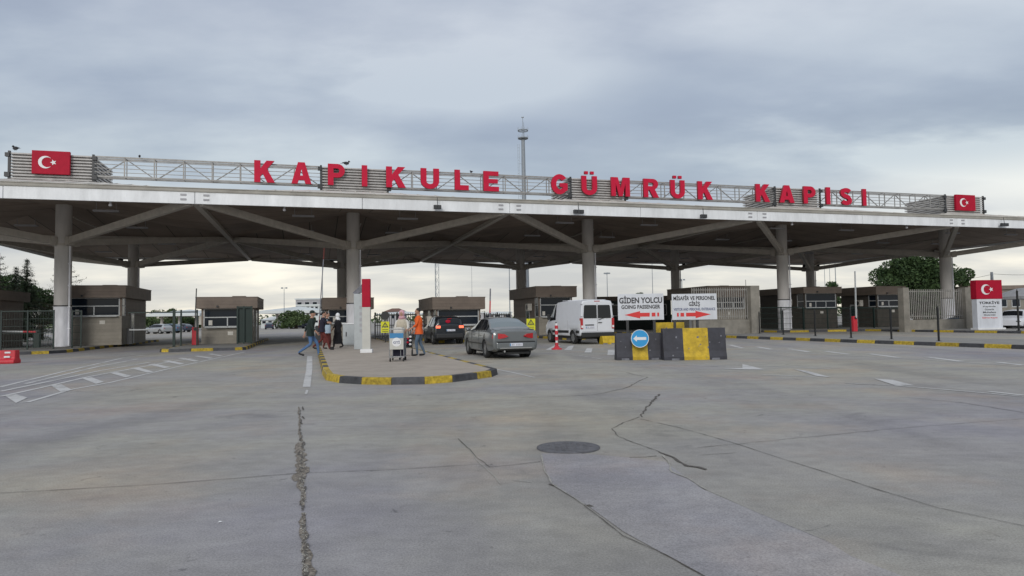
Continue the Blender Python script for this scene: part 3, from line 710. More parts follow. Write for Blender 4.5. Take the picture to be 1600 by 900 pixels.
def bird(p, rot, sc, lab):
    b = MB(); b.ell((0, 0, .11), (.07, .14, .075)); b.ell((0, .13, .20), (.045, .05, .045)); b.tube((0, .17, .2), (0, .22, .19), .012, .002, 5)
    b.add([(-.03, -.08, .13), (.03, -.08, .13), (.045, -.30, .06), (-.045, -.30, .06), (0, -.1, .10)], [(0, 1, 2, 3), (0, 3, 4), (1, 4, 2), (2, 4, 3)])
    for s in (-1, 1): b.add([(s * .06, .08, .15), (s * .075, -.06, .16), (s * .03, -.22, .12), (s * .07, 0, .07)], [(0, 1, 2, 3)]); b.tube((s * .03, 0, .05), (s * .03, .01, 0), .006, .006, 4)
    o = b.build('bird', 'bird'); o.location = p; o.rotation_euler = (0, 0, rot); o.scale = (sc,) * 3; tag(o, lab, 'bird', 'birds perched on the roof sign')
for u, z, r, lab in ((24, 11.45, 1.3, 'dark bird perched on the far left corner of the left roof box'), (218, 11.37, .4, 'small bird perched on the truss between the flag and the first letter'),
                  (541, 11.50, -1.0, 'dark bird taking off above the letter P of the first word'), (736, 11.37, .6, 'small bird perched on the truss above the letters L and E')):
    xa, _ = row(u, 245, YS); bird(loc(xa, YS, z), r, 1.35 if u in (24, 541) else .9, lab)

# ---------------------------------------------------------------- booths
def booth(x0, x1, yb, Ln, h, win, lab, style=0, door=True, plinth=True, bandc=('clad', 'clad_light')):
    """front face x0..x1 at yb, runs back Ln, win = (sill, mid, head)"""
    w = x1 - x0; o = thing('control_booth', loc(x0, yb, .146), ANG, lab, 'control booth', 'control booths between the lanes'); hh = h - .146
    sill, mid, head = (z - .146 for z in win); bh = hh - head - .06
    b = MB()
    # lower wall boards all round and upper wall (side walls full height)
    n = max(3, int(sill / .2))
    for i in range(n): b.box(.0 + .004, w - .004, .0, Ln, i * sill / n + .006, (i + 1) * sill / n - .006, 0)
    b.box(.02, w - .02, .02, Ln - .02, 0, sill - .01, 0)
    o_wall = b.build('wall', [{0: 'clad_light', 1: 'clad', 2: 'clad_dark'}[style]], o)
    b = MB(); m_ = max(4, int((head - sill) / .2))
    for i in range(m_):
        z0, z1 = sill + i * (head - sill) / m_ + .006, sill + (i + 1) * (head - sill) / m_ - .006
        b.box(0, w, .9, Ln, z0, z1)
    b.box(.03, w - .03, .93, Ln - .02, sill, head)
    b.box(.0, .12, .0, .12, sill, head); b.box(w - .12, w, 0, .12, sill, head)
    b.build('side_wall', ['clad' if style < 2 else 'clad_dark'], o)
    b = MB(); ov = .28; k = max(3, int((hh - head) / .17))
    for i in range(k):
        z0, z1 = head + i * (hh - head) / k + .005, head + (i + 1) * (hh - head) / k - .005
        b.box(-ov, w + ov, -ov, Ln + ov, z0, z1)
    b.box(-ov + .02, w + ov - .02, -ov + .02, Ln + ov - .02, head - .02, hh - .01)
    b.box(-ov - .02, w + ov + .02, -ov - .02, Ln + ov + .02, hh - .02, hh + .04)
    b.build('roof', ['clad'], o)
    # front glazing
    f = MB(); a0, a1 = .12, w - .12; t = .06
    for z in (sill, mid, head - t): f.box(a0, a1, .0, .07, z, z + t)
    for x in (a0, a1 - t): f.box(x, x + t, .0, .07, sill, head)
    n = 3 if w > 3.3 else 2
    for i in range(1, n): x = a0 + (a1 - a0) * i / n; f.box(x - t / 2, x + t / 2, .0, .065, sill, mid)
    # side glazing next to the front
    for x in (-.004, w - .066):
        for z in (sill, mid, head - t): f.box(x, x + .07, .12, .9, z, z + t)
        f.box(x, x + .07, .86, .92, sill, head)
    fo = f.build('window', 'frame_white', o)
    gq = MB(); gq.box(a0, a1, .03, .045, sill + t, head - t); gq.box(.02, .035, .12, .88, sill + t, head - t); gq.box(w - .035, w - .02, .12, .88, sill + t, head - t)
    gq.build('pane', 'glass', fo)
    MB().box(a0 + .03, a1 - .03, .046, .06, mid + t + (head - mid) * .55, head - t).build('blind', 'blind', fo)
    if door:
        d = MB(); d.box(w + .004, w + .03, 2.2, 3.1, .02, 2.05); dd = d.build('door', 'frame_white', o)
        MB().box(w + .03, w + .036, 2.32, 2.98, 1.0, 1.9).build('pane', 'glass_green', dd)
        d = MB(); d.box(-.03, -.004, 2.2, 3.1, .02, 2.05); dd = d.build('door', 'frame_white', o); MB().box(-.036, -.03, 2.32, 2.98, 1.0, 1.9).build('pane', 'glass_green', dd)
    rb2 = random.Random(int(x0 * 10)); 
    nx = a0 + .15 + rb2.random() * .3; MB().box(nx, nx + .21, .024, .029, sill + .12, sill + .42).build('notice', 'notice', o)
    nx = a0 + (a1 - a0) * (.45 + .2 * rb2.random()); MB().box(nx, nx + .30, -.008, -.002, sill - .50, sill - .28).build('notice', 'notice', o)
    MB().box(a0 + .1, a1 - .1, -.22, -.002, sill - .05, sill - .015).build('counter', 'frame_white', o)
    ac = MB().box(-.36, -.03, 1.5, 2.2, head - 1.0, head - .45).build('air_conditioner', 'notice', o, bevel=.02); MB().tube((-.365, 1.85, head - .72), (-.362, 1.85, head - .72), .2, .2, 16).build('fan_grille', 'dark_steel', ac)
    MB().box(w * .3, w * .3 + .1, -ov - .12, -ov - .022, head + .05, head + .16).build('camera_unit', 'dark_steel', o)
    a = MB(); a.box(w * .55, w * .55 + .8, 1.2, 1.6, hh + .02, hh + .14); a.build('roof_unit', 'clad', o)
    return o
def wz(u, v, yb): return row(u, v, yb)[1]
def wx(u, yb): return row(u, 500, yb)[0]
yb = 48.5
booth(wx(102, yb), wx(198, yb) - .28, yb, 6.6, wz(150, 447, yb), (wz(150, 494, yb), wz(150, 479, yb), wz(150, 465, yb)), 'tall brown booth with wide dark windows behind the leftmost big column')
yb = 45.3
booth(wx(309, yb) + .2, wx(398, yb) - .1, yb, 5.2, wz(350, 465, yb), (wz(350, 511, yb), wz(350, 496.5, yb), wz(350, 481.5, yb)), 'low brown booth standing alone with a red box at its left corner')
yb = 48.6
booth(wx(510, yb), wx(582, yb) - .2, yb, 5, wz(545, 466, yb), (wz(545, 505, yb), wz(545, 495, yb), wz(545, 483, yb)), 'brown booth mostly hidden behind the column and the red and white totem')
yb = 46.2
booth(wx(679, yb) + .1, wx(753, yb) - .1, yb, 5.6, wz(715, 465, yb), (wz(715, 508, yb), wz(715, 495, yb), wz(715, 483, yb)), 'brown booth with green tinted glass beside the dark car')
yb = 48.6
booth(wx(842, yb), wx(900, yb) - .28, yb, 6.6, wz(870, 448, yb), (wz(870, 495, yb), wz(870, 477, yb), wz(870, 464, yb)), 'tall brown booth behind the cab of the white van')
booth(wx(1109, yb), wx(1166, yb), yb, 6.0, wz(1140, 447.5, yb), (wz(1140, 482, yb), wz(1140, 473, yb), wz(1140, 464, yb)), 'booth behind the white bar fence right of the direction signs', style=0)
booth(wx(1258, yb), wx(1309, yb), yb, 6.0, wz(1285, 449, yb), (wz(1285, 481, yb), wz(1285, 471, yb), wz(1285, 458, yb)), 'dark booth just right of the fourth big column', style=2)
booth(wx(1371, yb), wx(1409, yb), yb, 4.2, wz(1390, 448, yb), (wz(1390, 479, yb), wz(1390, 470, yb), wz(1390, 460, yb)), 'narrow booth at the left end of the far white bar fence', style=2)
yb = 44.0
booth(wx(48, 52) - 4.0, wx(48, 52) - .28, yb, 7.6, 3.55, (1.7, 2.3, 3.0), 'dark booth at the left edge of the picture in front of the conifers', style=1)

# ---------------------------------------------------------------- fences
def post_mb(m, x, y, z1, r=.035, z0=0): m.box(x - r, x + r, y - r, y + r, z0, z1)
def bar_fence(name, p, rot, Ln, z0, z1, lab, step, r, matl, rails=2, wall=None, pillars=(), grp=None, endposts=True, cat='fence'):
    o = thing(name, p, rot, lab, cat, grp)
    m = MB(); n = int(Ln / step)
    for i in range(n + 1): x = i * step; m.box(x - r, x + r, -r, r, z0, z1)
    m.build('bars', matl, o)
    m = MB()
    for k in range(rails): z = z0 + (z1 - z0) * (.08 + .84 * k / max(1, rails - 1)); m.box(0, Ln, r + .003, r + .035, z, z + .05)
    m.build('rail', matl, o)
    if wall: MB().box(0, Ln, -.12, .12, 0, wall).build('low_wall', 'grey_wall', o, bevel=.01)
    for x, w in pillars: MB().box(x - w / 2, x + w / 2, -w / 2, w / 2, 0, z1 + .12).build('pillar', 'grey_wall', o, bevel=.015)
    if endposts and not pillars:
        for x in (0, Ln / 2, Ln): MB().box(x - .04, x + .04, -.045, .045, 0, z1 + .05).build('post', matl, o)
    return o
p = at(1177, 524); xa, yb = ab(p)
xl = wx(1082, yb)
bar_fence('bar_fence', loc(xl, yb), ANG, xa - xl, wz(1120, 499, yb), wz(1120, 449.5, yb), 'white bar fence on a low wall with a concrete pillar right of the direction signs', .17, .022, 'fence_bar', 2, wz(1120, 500, yb), [(xa - xl, .7)])
p = at(1510, 513, .15); xa, yb = ab(p); xl = wx(1413, yb)
bar_fence('bar_fence', loc(xl, yb), ANG, xa - xl, wz(1460, 498, yb), wz(1460, 452, yb), 'white bar fence with pillars below the broad tree near the flag sign', .17, .022, 'fence_bar', 2, wz(1460, 499, yb), [(0, .5), (xa - xl, .6)])
# black railings between the booths
yb = 47.0
for u0, u1, lab in ((586, 655, 'black railing gate behind the woman with the luggage trolley'), (757, 797, 'black railing between two booths behind the grey sedan roof')):
    x0, x1 = wx(u0, yb), wx(u1, yb); bar_fence('railing', loc(x0, yb), ANG, x1 - x0, .2, wz((u0 + u1) / 2, 489, yb), lab, .16, .02, 'black_steel', 3)
# green mesh fence panels
def mesh_fence(u0, u1, yb, vt, lab, posts=3, step=.12, base=.15, v_cross=True):
    x0, x1 = wx(u0, yb), wx(u1, yb); Ln = x1 - x0; z1 = wz((u0 + u1) / 2, vt, yb)
    o = thing('mesh_fence', loc(x0, yb), ANG, lab, 'fence', 'green mesh fences')
    m = MB(); n = int(Ln / step)
    for i in range(n + 1): x = i * Ln / n; m.box(x - .005, x + .005, -.005, .005, base + .1, z1)
    k = int((z1 - base) / .4)
    for i in range(k + 1): z = base + .1 + (z1 - base - .1) * i / k; m.box(0, Ln, .009, .025, z - .012, z + .012)
    m.build('wire_panel', 'green_steel', o)
    MB().box(0, Ln, -.03, .03, z1, z1 + .06).build('top_rail', 'green_steel', o)
    for i in range(posts):
        x = Ln * i / (posts - 1); MB().box(x - .035, x + .035, -.035, .035, 0.0, z1 + .08).build('post', 'green_steel', o)
mesh_fence(1186, 1255, 46.5, 481, 'green mesh fence behind the fourth big column', 3)
mesh_fence(1256, 1365, 46.2, 482, 'green mesh fence in front of the dark booth right of the fourth big column', 4)
mesh_fence(1366, 1410, 46.0, 482, 'short green mesh fence in front of the narrow booth', 2)
mesh_fence(2, 84, 42.6, 487, 'green mesh fence at the left edge behind the barrier arm', 3)
mesh_fence(113, 127, 44.0, 487, 'narrow green mesh gate just right of the leftmost big column', 2, step=.25)
mesh_fence(128, 272, 44.6, 487, 'long green rail fence across the lane left of the lone low booth', 4, step=40) if False else None
# open sliding gate: top rail and posts over the left lane
o = thing('sliding_gate', loc(wx(200, 43), 43), ANG, 'dark rail with slim posts across the lane left of the lone low booth', 'gate')
xr_ = wx(309, 43) - wx(200, 43); z1 = wz(260, 487, 43)
MB().box(0, xr_, -.04, .04, z1 - .07, z1).build('top_rail', 'green_steel', o)
for u in (272, 283, 308): x = wx(u, 43) - wx(200, 43); MB().box(x - .07 if u == 272 else x - .04, x + .07 if u == 272 else x + .04, -.05, .05, 0, z1 + .1).build('post', 'green_steel', o)
# stacked green gate leaf beside the lone booth
o = thing('gate_leaf', loc(wx(371, 44.2), 44.2, .146), ANG, 'dark green folded gate leaf standing before the lone low booth', 'gate leaf')
wg = wx(393, 44.2) - wx(371, 44.2); zg = wz(380, 482, 44.2)
MB().box(0, wg, .1, .16, .05, zg - .1).build('sheet', 'green_steel', o)
m = MB()
for x in (0, wg * .45, wg): m.box(x - .05, x + .05, 0, .1, 0, zg)
m.box(-.05, wg + .05, .002, .098, zg - .14, zg - .02); m.build('frame', 'green_steel', o)
# slim dark posts along the right kerb
ps = MB(); ps.box(-.03, .03, -.03, .03, 0, 1.6); ps.box(-.07, .07, -.07, .07, 0, .02); ps.tube((0, 0, 1.6), (0, 0, 1.68), .03, .005, 8)
pme = ps.mesh('fence_post', ['black_steel'])
plab = {1187: 'slim black post beside the concrete fence pillar', 1224: 'slim black post in front of the fourth big column', 1274: 'slim black post on the right kerb, third from the left', 1330: 'slim black post in front of the raised white barrier pole',
        1393: 'slim black post in front of the narrow booth', 1467: 'slim black post on the right kerb, last before the flag sign'}
for u, vb, vt in ((1187, 521, 486), (1224, 523, 484), (1274, 525, 483), (1330, 528, 481), (1393, 530, 480), (1467, 533, 478)):
    q = at(u, vb, .146); o = bpy.data.objects.new('fence_post', pme); COL.objects.link(o); o.location = q
    o.scale = (1, 1, (atY(u, vt, q.y).z - .146) / 1.68); o.rotation_euler = (0, 0, ANG); tag(o, plab[u], 'post', 'slim black posts on the right kerb')
q = at(1592, 517, .146); o = bpy.data.objects.new('fence_post', pme); COL.objects.link(o); o.location = q; o.scale = (1.3, 1.3, (atY(1592, 455, q.y).z) / 1.68); tag(o, 'tall slim black post right of the flag sign', 'post')

# ---------------------------------------------------------------- barriers and boxes in the lanes
def barrier(p, rot, lab, arm, arm_len, boxmat, armmats=('frame_white', 'plastic_red'), bh=1.05, grp='lane barriers'):
    o = thing('lane_barrier', p, rot, lab, 'barrier', grp)
    MB().box(-.17, .17, -.14, .14, 0, bh).build('housing', boxmat, o, bevel=.03)
    m = MB(); d = Vector((math.cos(arm), 0, math.sin(arm))); s = Vector((0, -.2, bh - .12)); n = max(3, int(arm_len / .6))
    for i in range(n): m.bar(s + d * (arm_len * i / n), s + d * (arm_len * (i + 1) / n), .05, .09, 1 if i in (0, n - 1) else 0)
    m.build('arm', list(armmats), o); MB().tube((0, -.22, bh - .12), (0, -.10, bh - .12), .08).build('pivot', 'dark_steel', o)
    return o
barrier(at(305, 539, .146), ANG, 'red barrier box with a dark raised arm at the corner of the lone low booth', rad(88), 2.4, 'plastic_red', ('dark_steel', 'dark_steel'))
barrier(at(203, 538, .146), ANG, 'barrier with a short white arm at the right corner of the tall left booth', 0, 1.7, 'dark_steel', ('frame_white', 'frame_white'))
barrier(at(1335, 518, .146), ANG, 'red barrier box with its white arm raised between two dark booths', rad(89), 3.2, 'plastic_red', ('frame_white', 'frame_white'))
barrier(at(498, 540, .146), ANG, 'barrier with scuffed dark arm raised behind the walking group', rad(86), 4.2, 'dark_steel', ('scuff', 'maroon'))
barrier(at(764, 536, .146), ANG, 'dark barrier with a red raised arm behind the grey sedan', rad(88), 1.9, 'dark_steel', ('plastic_red', 'scuff'))
q = at(58, 543, .146)
barrier(q, ANG, 'low barrier with a white arm and red ends left of the leftmost big column', rad(178), 4.6, 'green_steel', ('frame_white', 'plastic_red'))
# red plastic road block, lower left
q = at(13, 568)
rb_ = thing('road_block', (q.x, q.y, 0), .12, 'red plastic road block with pale slots at the left edge', 'road block')
m = MB(); prof = [(-.24, 0), (.24, 0), (.24, .12), (.16, .2), (.14, .5), (-.14, .5), (-.16, .2), (-.24, .12)]
v = [(-.9, a, b) for a, b in prof] + [(.32, a, b) for a, b in prof]; n = len(prof)
m.add(v, [list(range(n)), list(range(n, 2 * n))[::-1]] + [(i, n + i, n + (i + 1) % n, (i + 1) % n) for i in range(n)]); m.build('body', 'plastic_red', rb_, bevel=.03)
for x, z in ((-.02, .42), (-.02, .26)): MB().box(x - .02, x + .18, -.21 if z < .3 else -.17, -.13, z - .03, z + .03).build('slot', 'white', rb_)
# white tiled cabinet
q = at(546, 541, .146)
cb = thing('electric_cabinet', q, ANG * .4, 'pale grey street cabinet with a dark handle beside the second big column', 'cabinet')
MB().box(-.30, .30, -.2, .25, .08, 1.1).build('body', 'cabinet', cb, bevel=.02); MB().box(-.33, .33, -.23, .28, 1.1, 1.15).build('roof', 'white', cb, bevel=.01)
MB().box(-.30, .30, -.2, .25, 0, .08).build('plinth', 'kerb_grey', cb); MB().box(-.25, .25, -.215, -.2, .14, 1.04).build('door', 'cabinet', cb, bevel=.005)
MB().box(-.15, -.11, -.24, -.215, .5, .72).build('handle', 'ink', cb)
# red and white totem
q = at(573, 551, .146)
tt = thing('totem', q, .08, 'slim totem with red top and white lower part on the island', 'totem')
zt = atY(573, 436, q.y).z - .146; zm = atY(573, 480, q.y).z - .146
m = MB(); m.box(-.16, .16, -.12, .14, .08, zm); m.build('white_shaft', 'cream', tt, bevel=.01); MB().box(-.16, .16, -.12, .14, zm + .004, zt).build('red_shaft', 'flag_red', tt, bevel=.01)
MB().box(-.23, .23, -.19, .2, 0, .14).build('base', 'white', tt, bevel=.01)
q = at(561, 546, .146)
gp = thing('gate_pillar', q, .05, 'grey white steel pillar with a slanted bracket behind the totem', 'pillar')
MB().box(-.22, .20, 0, .5, 0, atY(561, 459, q.y).z - .146).build('shaft', 'cabinet', gp, bevel=.02)
m = MB(); z_ = atY(561, 456, q.y).z - .146; m.bar((-.20, .1, z_ - .1), (.22, .1, z_ + .28), .12, .2); m.bar((-.1, .1, z_ - .02), (.2, .1, z_ + .0), .1, .08); m.build('bracket', 'scuff', gp)
for i, z in enumerate((.75, 1.0, 1.25, 1.5, 1.78)): MB().box(.03, .15, -.01, 0, z, z + .14).build('dark_mark', 'far_grey', gp)
# yellow warning plates
def warn(p, rot, lab, zc, post):
    o = thing('warning_sign', p, rot, lab, 'warning sign', 'yellow warning signs')
    MB().tube((0, .03, 0), (0, .03, post), .03).build('post', 'dark_steel', o)
    MB().box(-.24, .24, -.01, .01, zc - .36, zc - .08).build('text_plate', 'hivis', o)
    m = MB(); m.box(-.24, .24, -.012, .008, zc - .06, zc + .28); m.build('plate', 'hivis', o)
    t = curve_mesh('triangle', [[(-.19, 0), (.19, 0), (0, .30)], [(-.11, .045), (.11, .045), (0, .22)]], .003, ['ink'], o); t.rotation_euler = (math.pi / 2, 0, 0); t.location = (0, -.017, zc - .04)
    m = MB(); m.box(-.018, .018, -.018, -.012, zc + .05, zc + .13); m.box(-.018, .018, -.018, -.012, zc + .015, zc + .035)
    for i in range(2): m.box(-.17, .17, -.016, -.0101, zc - .30 + i * .10, zc - .27 + i * .10)
    m.build('symbol', 'ink', o); return o
q = at(602, 535, .146); o = warn(q, .1, 'yellow warning sign under a round black mirror back, left of the trolley', .92, 1.55)
m = MB(); m.tube((0, .0, 1.55), (0, .06, 1.55), .24, .22, 20); m.build('mirror', 'black_steel', o)
q = at(830, 533, .146); warn(q, .1, 'yellow triangle warning sign before the tall booth left of the van', .95, 1.0)

# ---------------------------------------------------------------- flexible post, concrete blocks and direction signs
q = at(870, 546)
cn = thing('delineator_post', (q.x, q.y, 0), 0, 'red and white striped flexible post standing on the road beside the van', 'traffic post')
m = MB(); m.lathe([(.24, 0), (.24, .04), (.13, .08), (.09, .16)], 20); m.build('base', 'plastic_red', cn)
m = MB(); zz = .16
for i, hgt in enumerate((.14, .10, .16, .10, .16, .10, .14, .10)):
    r = .075 if i % 2 == 0 else .055; m.tube((0, 0, zz), (0, 0, zz + hgt), r, r * .95, 14, mi=0 if i % 2 == 0 else 1); zz += hgt
m.build('striped_tube', ['plastic_red', 'white'], cn)
def jersey(p, rot, w, h, cols, lab, dep=.5, chips=0):
    """concrete block with a flared foot; cols = list of (fraction, material index)"""
    o = thing('concrete_barrier', p, rot, lab, 'concrete barrier', 'yellow and black concrete barriers')
    prof = [(-dep / 2, 0), (-dep / 2, .10), (-dep / 2 + .06, .28), (-dep * .22, h), (dep * .22, h), (dep / 2 - .06, .28), (dep / 2, .10), (dep / 2, 0)]
    x = -w / 2; n = len(prof); m = MB()
    for fr, mi in cols:
        x2 = x + w * fr; v = [(x, a, b) for a, b in prof] + [(x2, a, b) for a, b in prof]
        m.add(v, [(i, n + i, n + (i + 1) % n, (i + 1) % n) for i in range(n)] + [list(range(n)), list(range(n, 2 * n))[::-1]], mi); x = x2
    m.build('block', ['bar_yellow', 'bar_black'], o)
    rr = random.Random(int(w * 100)); c = MB()
    for i in range(chips):
        z = rr.uniform(.05, h * .9); y = -dep / 2 + (.0 if z < .1 else (.06 * (z - .1) / .18 if z < .28 else .06 + (z - .28) / (h - .28) * (dep * .28 - .06)))
        xx = rr.uniform(-w * .45, w * .45); s1, s2 = rr.uniform(.01, .035), rr.uniform(.01, .05)
        c.add([(xx - s1, y - .004, z), (xx + s1 * .7, y - .004, z - s2 * .3), (xx + s1, y - .002 + .004, z + s2), (xx - s1 * .4, y, z + s2 * 1.2)], [(0, 1, 2, 3)])
    if chips: c.build('chipped_paint', 'scuff', o)
    for x in (-w * .32, w * .32): MB().box(x - .12, x + .12, -dep / 2 - .004, -dep / 2 + .1, .0, .06).build('lifting_slot', 'scuff', o)
    return o
rs = .02
q = at(1000.5, 562.5); jersey((q.x, q.y + .25, 0), rs, 1.50, .86, [(.34, 1), (.33, 0), (.33, 1)], 'black concrete barrier with a yellow middle behind the blue arrow disc', chips=4)
q = at(1087, 562.5); jersey((q.x, q.y + .25, 0), rs, 1.99, 1.0, [(.32, 1), (.40, 0), (.28, 1)], 'worn black concrete barrier with a wide yellow middle below the right direction sign', chips=14)
q = at(1050, 553); jersey((q.x, q.y + .3, 0), rs, 1.05, 1.16, [(1, 0)], 'plain yellow concrete barrier behind the gap between the two black barriers', chips=2)
q = at(957, 538); jersey((q.x - .2, q.y + .4, 0), ANG, .7, .42, [(1, 0)], 'low yellow concrete block beside the rear wheel of the van')
# blue disc leaning in front of the first block
q = at(1000, 563)
bd = thing('arrow_disc', (q.x, q.y - .08, 0), rs, 'round blue sign with white arrow pointing left before the black barrier', 'road sign')
zc = atY(1000, 529, q.y - .1).z
m = MB(); m.tube((0, 0, zc), (0, .02, zc), .285, .285, 40); m.build('disc', 'blue_sign', bd)
m = curve_mesh('arrow', [[(-.215, 0), (-.10, .10), (-.10, .045), (.2, .045), (.2, -.045), (-.10, -.045), (-.10, -.10)]], .003, ['white'], bd); m.rotation_euler = (math.pi / 2, 0, 0); m.location = (0, -.005, zc)
m = curve_mesh('rim', [arc(0, 0, .285, .285, 0, 351, 39), arc(0, 0, .268, .268, 0, 351, 39)], .002, ['white'], bd); m.rotation_euler = (math.pi / 2, 0, 0); m.location = (0, -.003, zc)
MB().box(-.05, .05, .02, .22, zc - .05, zc + .05).build('bracket', 'dark_steel', bd)
def dsign(u0, u1, v0, v1, Yd, lines, arrow_dir, lab, posts):
    pL, pR = atY(u0, (v0 + v1) / 2, Yd), atY(u1, (v0 + v1) / 2, Yd); zt, zb = atY((u0 + u1) / 2, v0, Yd).z, atY((u0 + u1) / 2, v1, Yd).z
    w, h = pR.x - pL.x, zt - zb; cx = (pL.x + pR.x) / 2
    o = thing('direction_sign', (cx, Yd, 0), 0, lab, 'direction sign', 'white direction signs')
    cz = (zt + zb) / 2; MB().box(-w / 2, w / 2, 0, .03, cz - h / 2, cz + h / 2).build('board', 'sign_white', o, bevel=.004)
    for x in posts: MB().box(x - .04, x + .04, .032, .10, 0, cz + h / 2 - .05).build('post', 'dark_steel', o)
    for s, fw, fh, fy, mt, bo in lines: text_mesh(s, w * fw, h * fh, mt, o, (0, -.003, cz + h * (.5 - fy)), bold=bo)
    s = -1 if arrow_dir == 'L' else 1; y = cz - h * .30; a = h * .14; b = h * .072
    loops = [[(s * w * .36, 0), (s * w * .02, a), (s * w * .02, b), (-s * w * .19, b), (-s * w * .19, -b), (s * w * .02, -b), (s * w * .02, -a)],
             [(-s * w * .235, b), (-s * w * .315, b), (-s * w * .315, -b), (-s * w * .235, -b)], [(-s * w * .355, b), (-s * w * .395, b), (-s * w * .395, -b), (-s * w * .355, -b)]]
    t = curve_mesh('arrow', loops, .002, ['arrow_red'], o); t.rotation_euler = (math.pi / 2, 0, 0); t.location = (0, -.004, y)
dsign(965.5, 1037, 459, 500, 22.9, [('GİDEN YOLCU', .94, .30, .215, 'ink', .032), ('GOING PASSENGER', .85, .15, .50, 'ink', .03)], 'L', 'white board reading GİDEN YOLCU with a red arrow pointing left', (-.45, .45))
dsign(1050, 1120, 459, 499.5, 22.9, [('MİSAFİR VE PERSONEL', .93, .20, .145, 'ink', .03), ('GİRİŞ', .25, .25, .39, 'ink', .03), ('VISITOR AND PERSONEL ENTERANCE', .93, .105, .595, 'ink_blue', .025)], 'R', 'white board reading MİSAFİR VE PERSONEL GİRİŞ with a red arrow pointing right', (-.66, .1))

# ---------------------------------------------------------------- flag monument sign on the right
q = at(1548, 515, .146); Ym = q.y
mo = thing('welcome_sign', q, .12, 'white slab sign headed TÜRKİYE under a red crescent flag', 'sign')
wS = atY(1569, 480, Ym).x - atY(1526, 480, Ym).x; zt = atY(1548, 437.5, Ym).z - .146; zf = atY(1548, 467, Ym).z - .146
MB().box(-wS / 2, wS / 2, 0, .45, .12, zf - .004).build('slab', 'sign_white', mo, bevel=.01); MB().box(-wS / 2 - .08, wS / 2 + .12, -.1, .55, 0, .12).build('plinth', 'white', mo, bevel=.01)
fp = MB().box(-wS / 2 - .03, wS / 2 + .03, -.03, .48, zf, zt).build('flag_board', 'flag_red', mo, bevel=.01)
fe = bpy.data.objects.new('flag_emblem', MB().box(-wS * .48, wS * .48, -.034, -.0305, -(zt - zf) * .47, (zt - zf) * .47).mesh('flag_emblem', ['flag_red'])); COL.objects.link(fe); fe.parent = mo; fe.location = (0, 0, (zt + zf) / 2); flag(fe, wS, zt - zf, -.034)
text_mesh('TÜRKİYE', wS * .82, .22, 'ink', mo, (-.02, -.003, zf - .24), bold=.035)
for i, (s, w_) in enumerate((('Kapıkule', .50), ('Gümrük', .38), ('Muhafaza', .52), ('Müdürlüğü', .46), ('Edirne Kapısı', .60))):
    text_mesh(s, wS * w_, .12, 'ink' if i < 4 else 'arrow_red', mo, (-.02, -.003, zf - .52 - i * .19), bold=.02)

# ---------------------------------------------------------------- vehicles
def loft(stations, zmid=.55):
    """half sections mirrored; station=(y, zb, w, zbelt, wr, zt)"""
    rings = []
    for (y, zb, w, zl, wr, zt) in stations:
        half = [(w * .80, zb), (w * .955, zb + .05), (w * .995, zb + .16), (w, zb + (zl - zb) * .55), (w * .985, zl - .05), (w * .955, zl), (wr + (w * .955 - wr) * .08, zt - (zt - zl) * .12), (wr * .93, zt - .015), (wr * .5, zt + .02), (0, zt + .028)]
        rings.append([(x, y, z) for x, z in half] + [(-x, y, z) for x, z in half[-2::-1]])
    return rings
def lerp_st(st, ys):
    r = []
    for y in sorted(set([round(s[0], 3) for s in st] + [round(y, 3) for y in ys])):
        for i in range(len(st) - 1):
            if st[i][0] - 1e-6 <= y <= st[i + 1][0] + 1e-6:
                t = (y - st[i][0]) / (st[i + 1][0] - st[i][0]); r.append(tuple(a + (b - a) * t for a, b in zip(st[i], st[i + 1]))); break
    return r
def apply_bool(o, cut):
    md = o.modifiers.new('b', 'BOOLEAN'); md.operation = 'DIFFERENCE'; md.object = cut; md.solver = 'EXACT'
    bpy.context.view_layer.update(); dg = bpy.context.evaluated_depsgraph_get()
    me = bpy.data.meshes.new_from_object(o.evaluated_get(dg)); o.modifiers.clear(); o.data = me; bpy.data.objects.remove(cut)
def wheel(parent, x, y, r, s, wd=.20):
    wl = bpy.data.objects.new('wheel', None); COL.objects.link(wl); wl.parent = parent; wl.location = (x, y, r)
    prof = [(r * .66, -wd / 2), (r * .93, -wd / 2), (r, -wd / 2 + .03), (r, wd / 2 - .03), (r * .93, wd / 2), (r * .66, wd / 2), (r * .655, -wd / 2)]
    m = MB(); m.lathe(prof, 28, caps=False); o = m.build('tyre', 'tyre', wl); o.rotation_euler = (0, math.pi / 2, 0)
    m = MB(); m.lathe([(r * .66, -wd / 2 + .01), (r * .66, wd / 2 - .015), (r * .62, wd / 2 - .03)], 28)
    m.lathe([(r * .17, wd / 2 - .05), (r * .17, wd / 2 - .02)], 14)
    for k in range(7):
        a = 2 * math.pi * k / 7; m.bar((0, 0, wd / 2 - .02), (math.cos(a) * r * .63, math.sin(a) * r * .63, wd / 2 - .022), .07, .012)
    o = m.build('rim', 'rim', wl); o.rotation_euler = (0, math.pi / 2 * s, 0)
    return wl
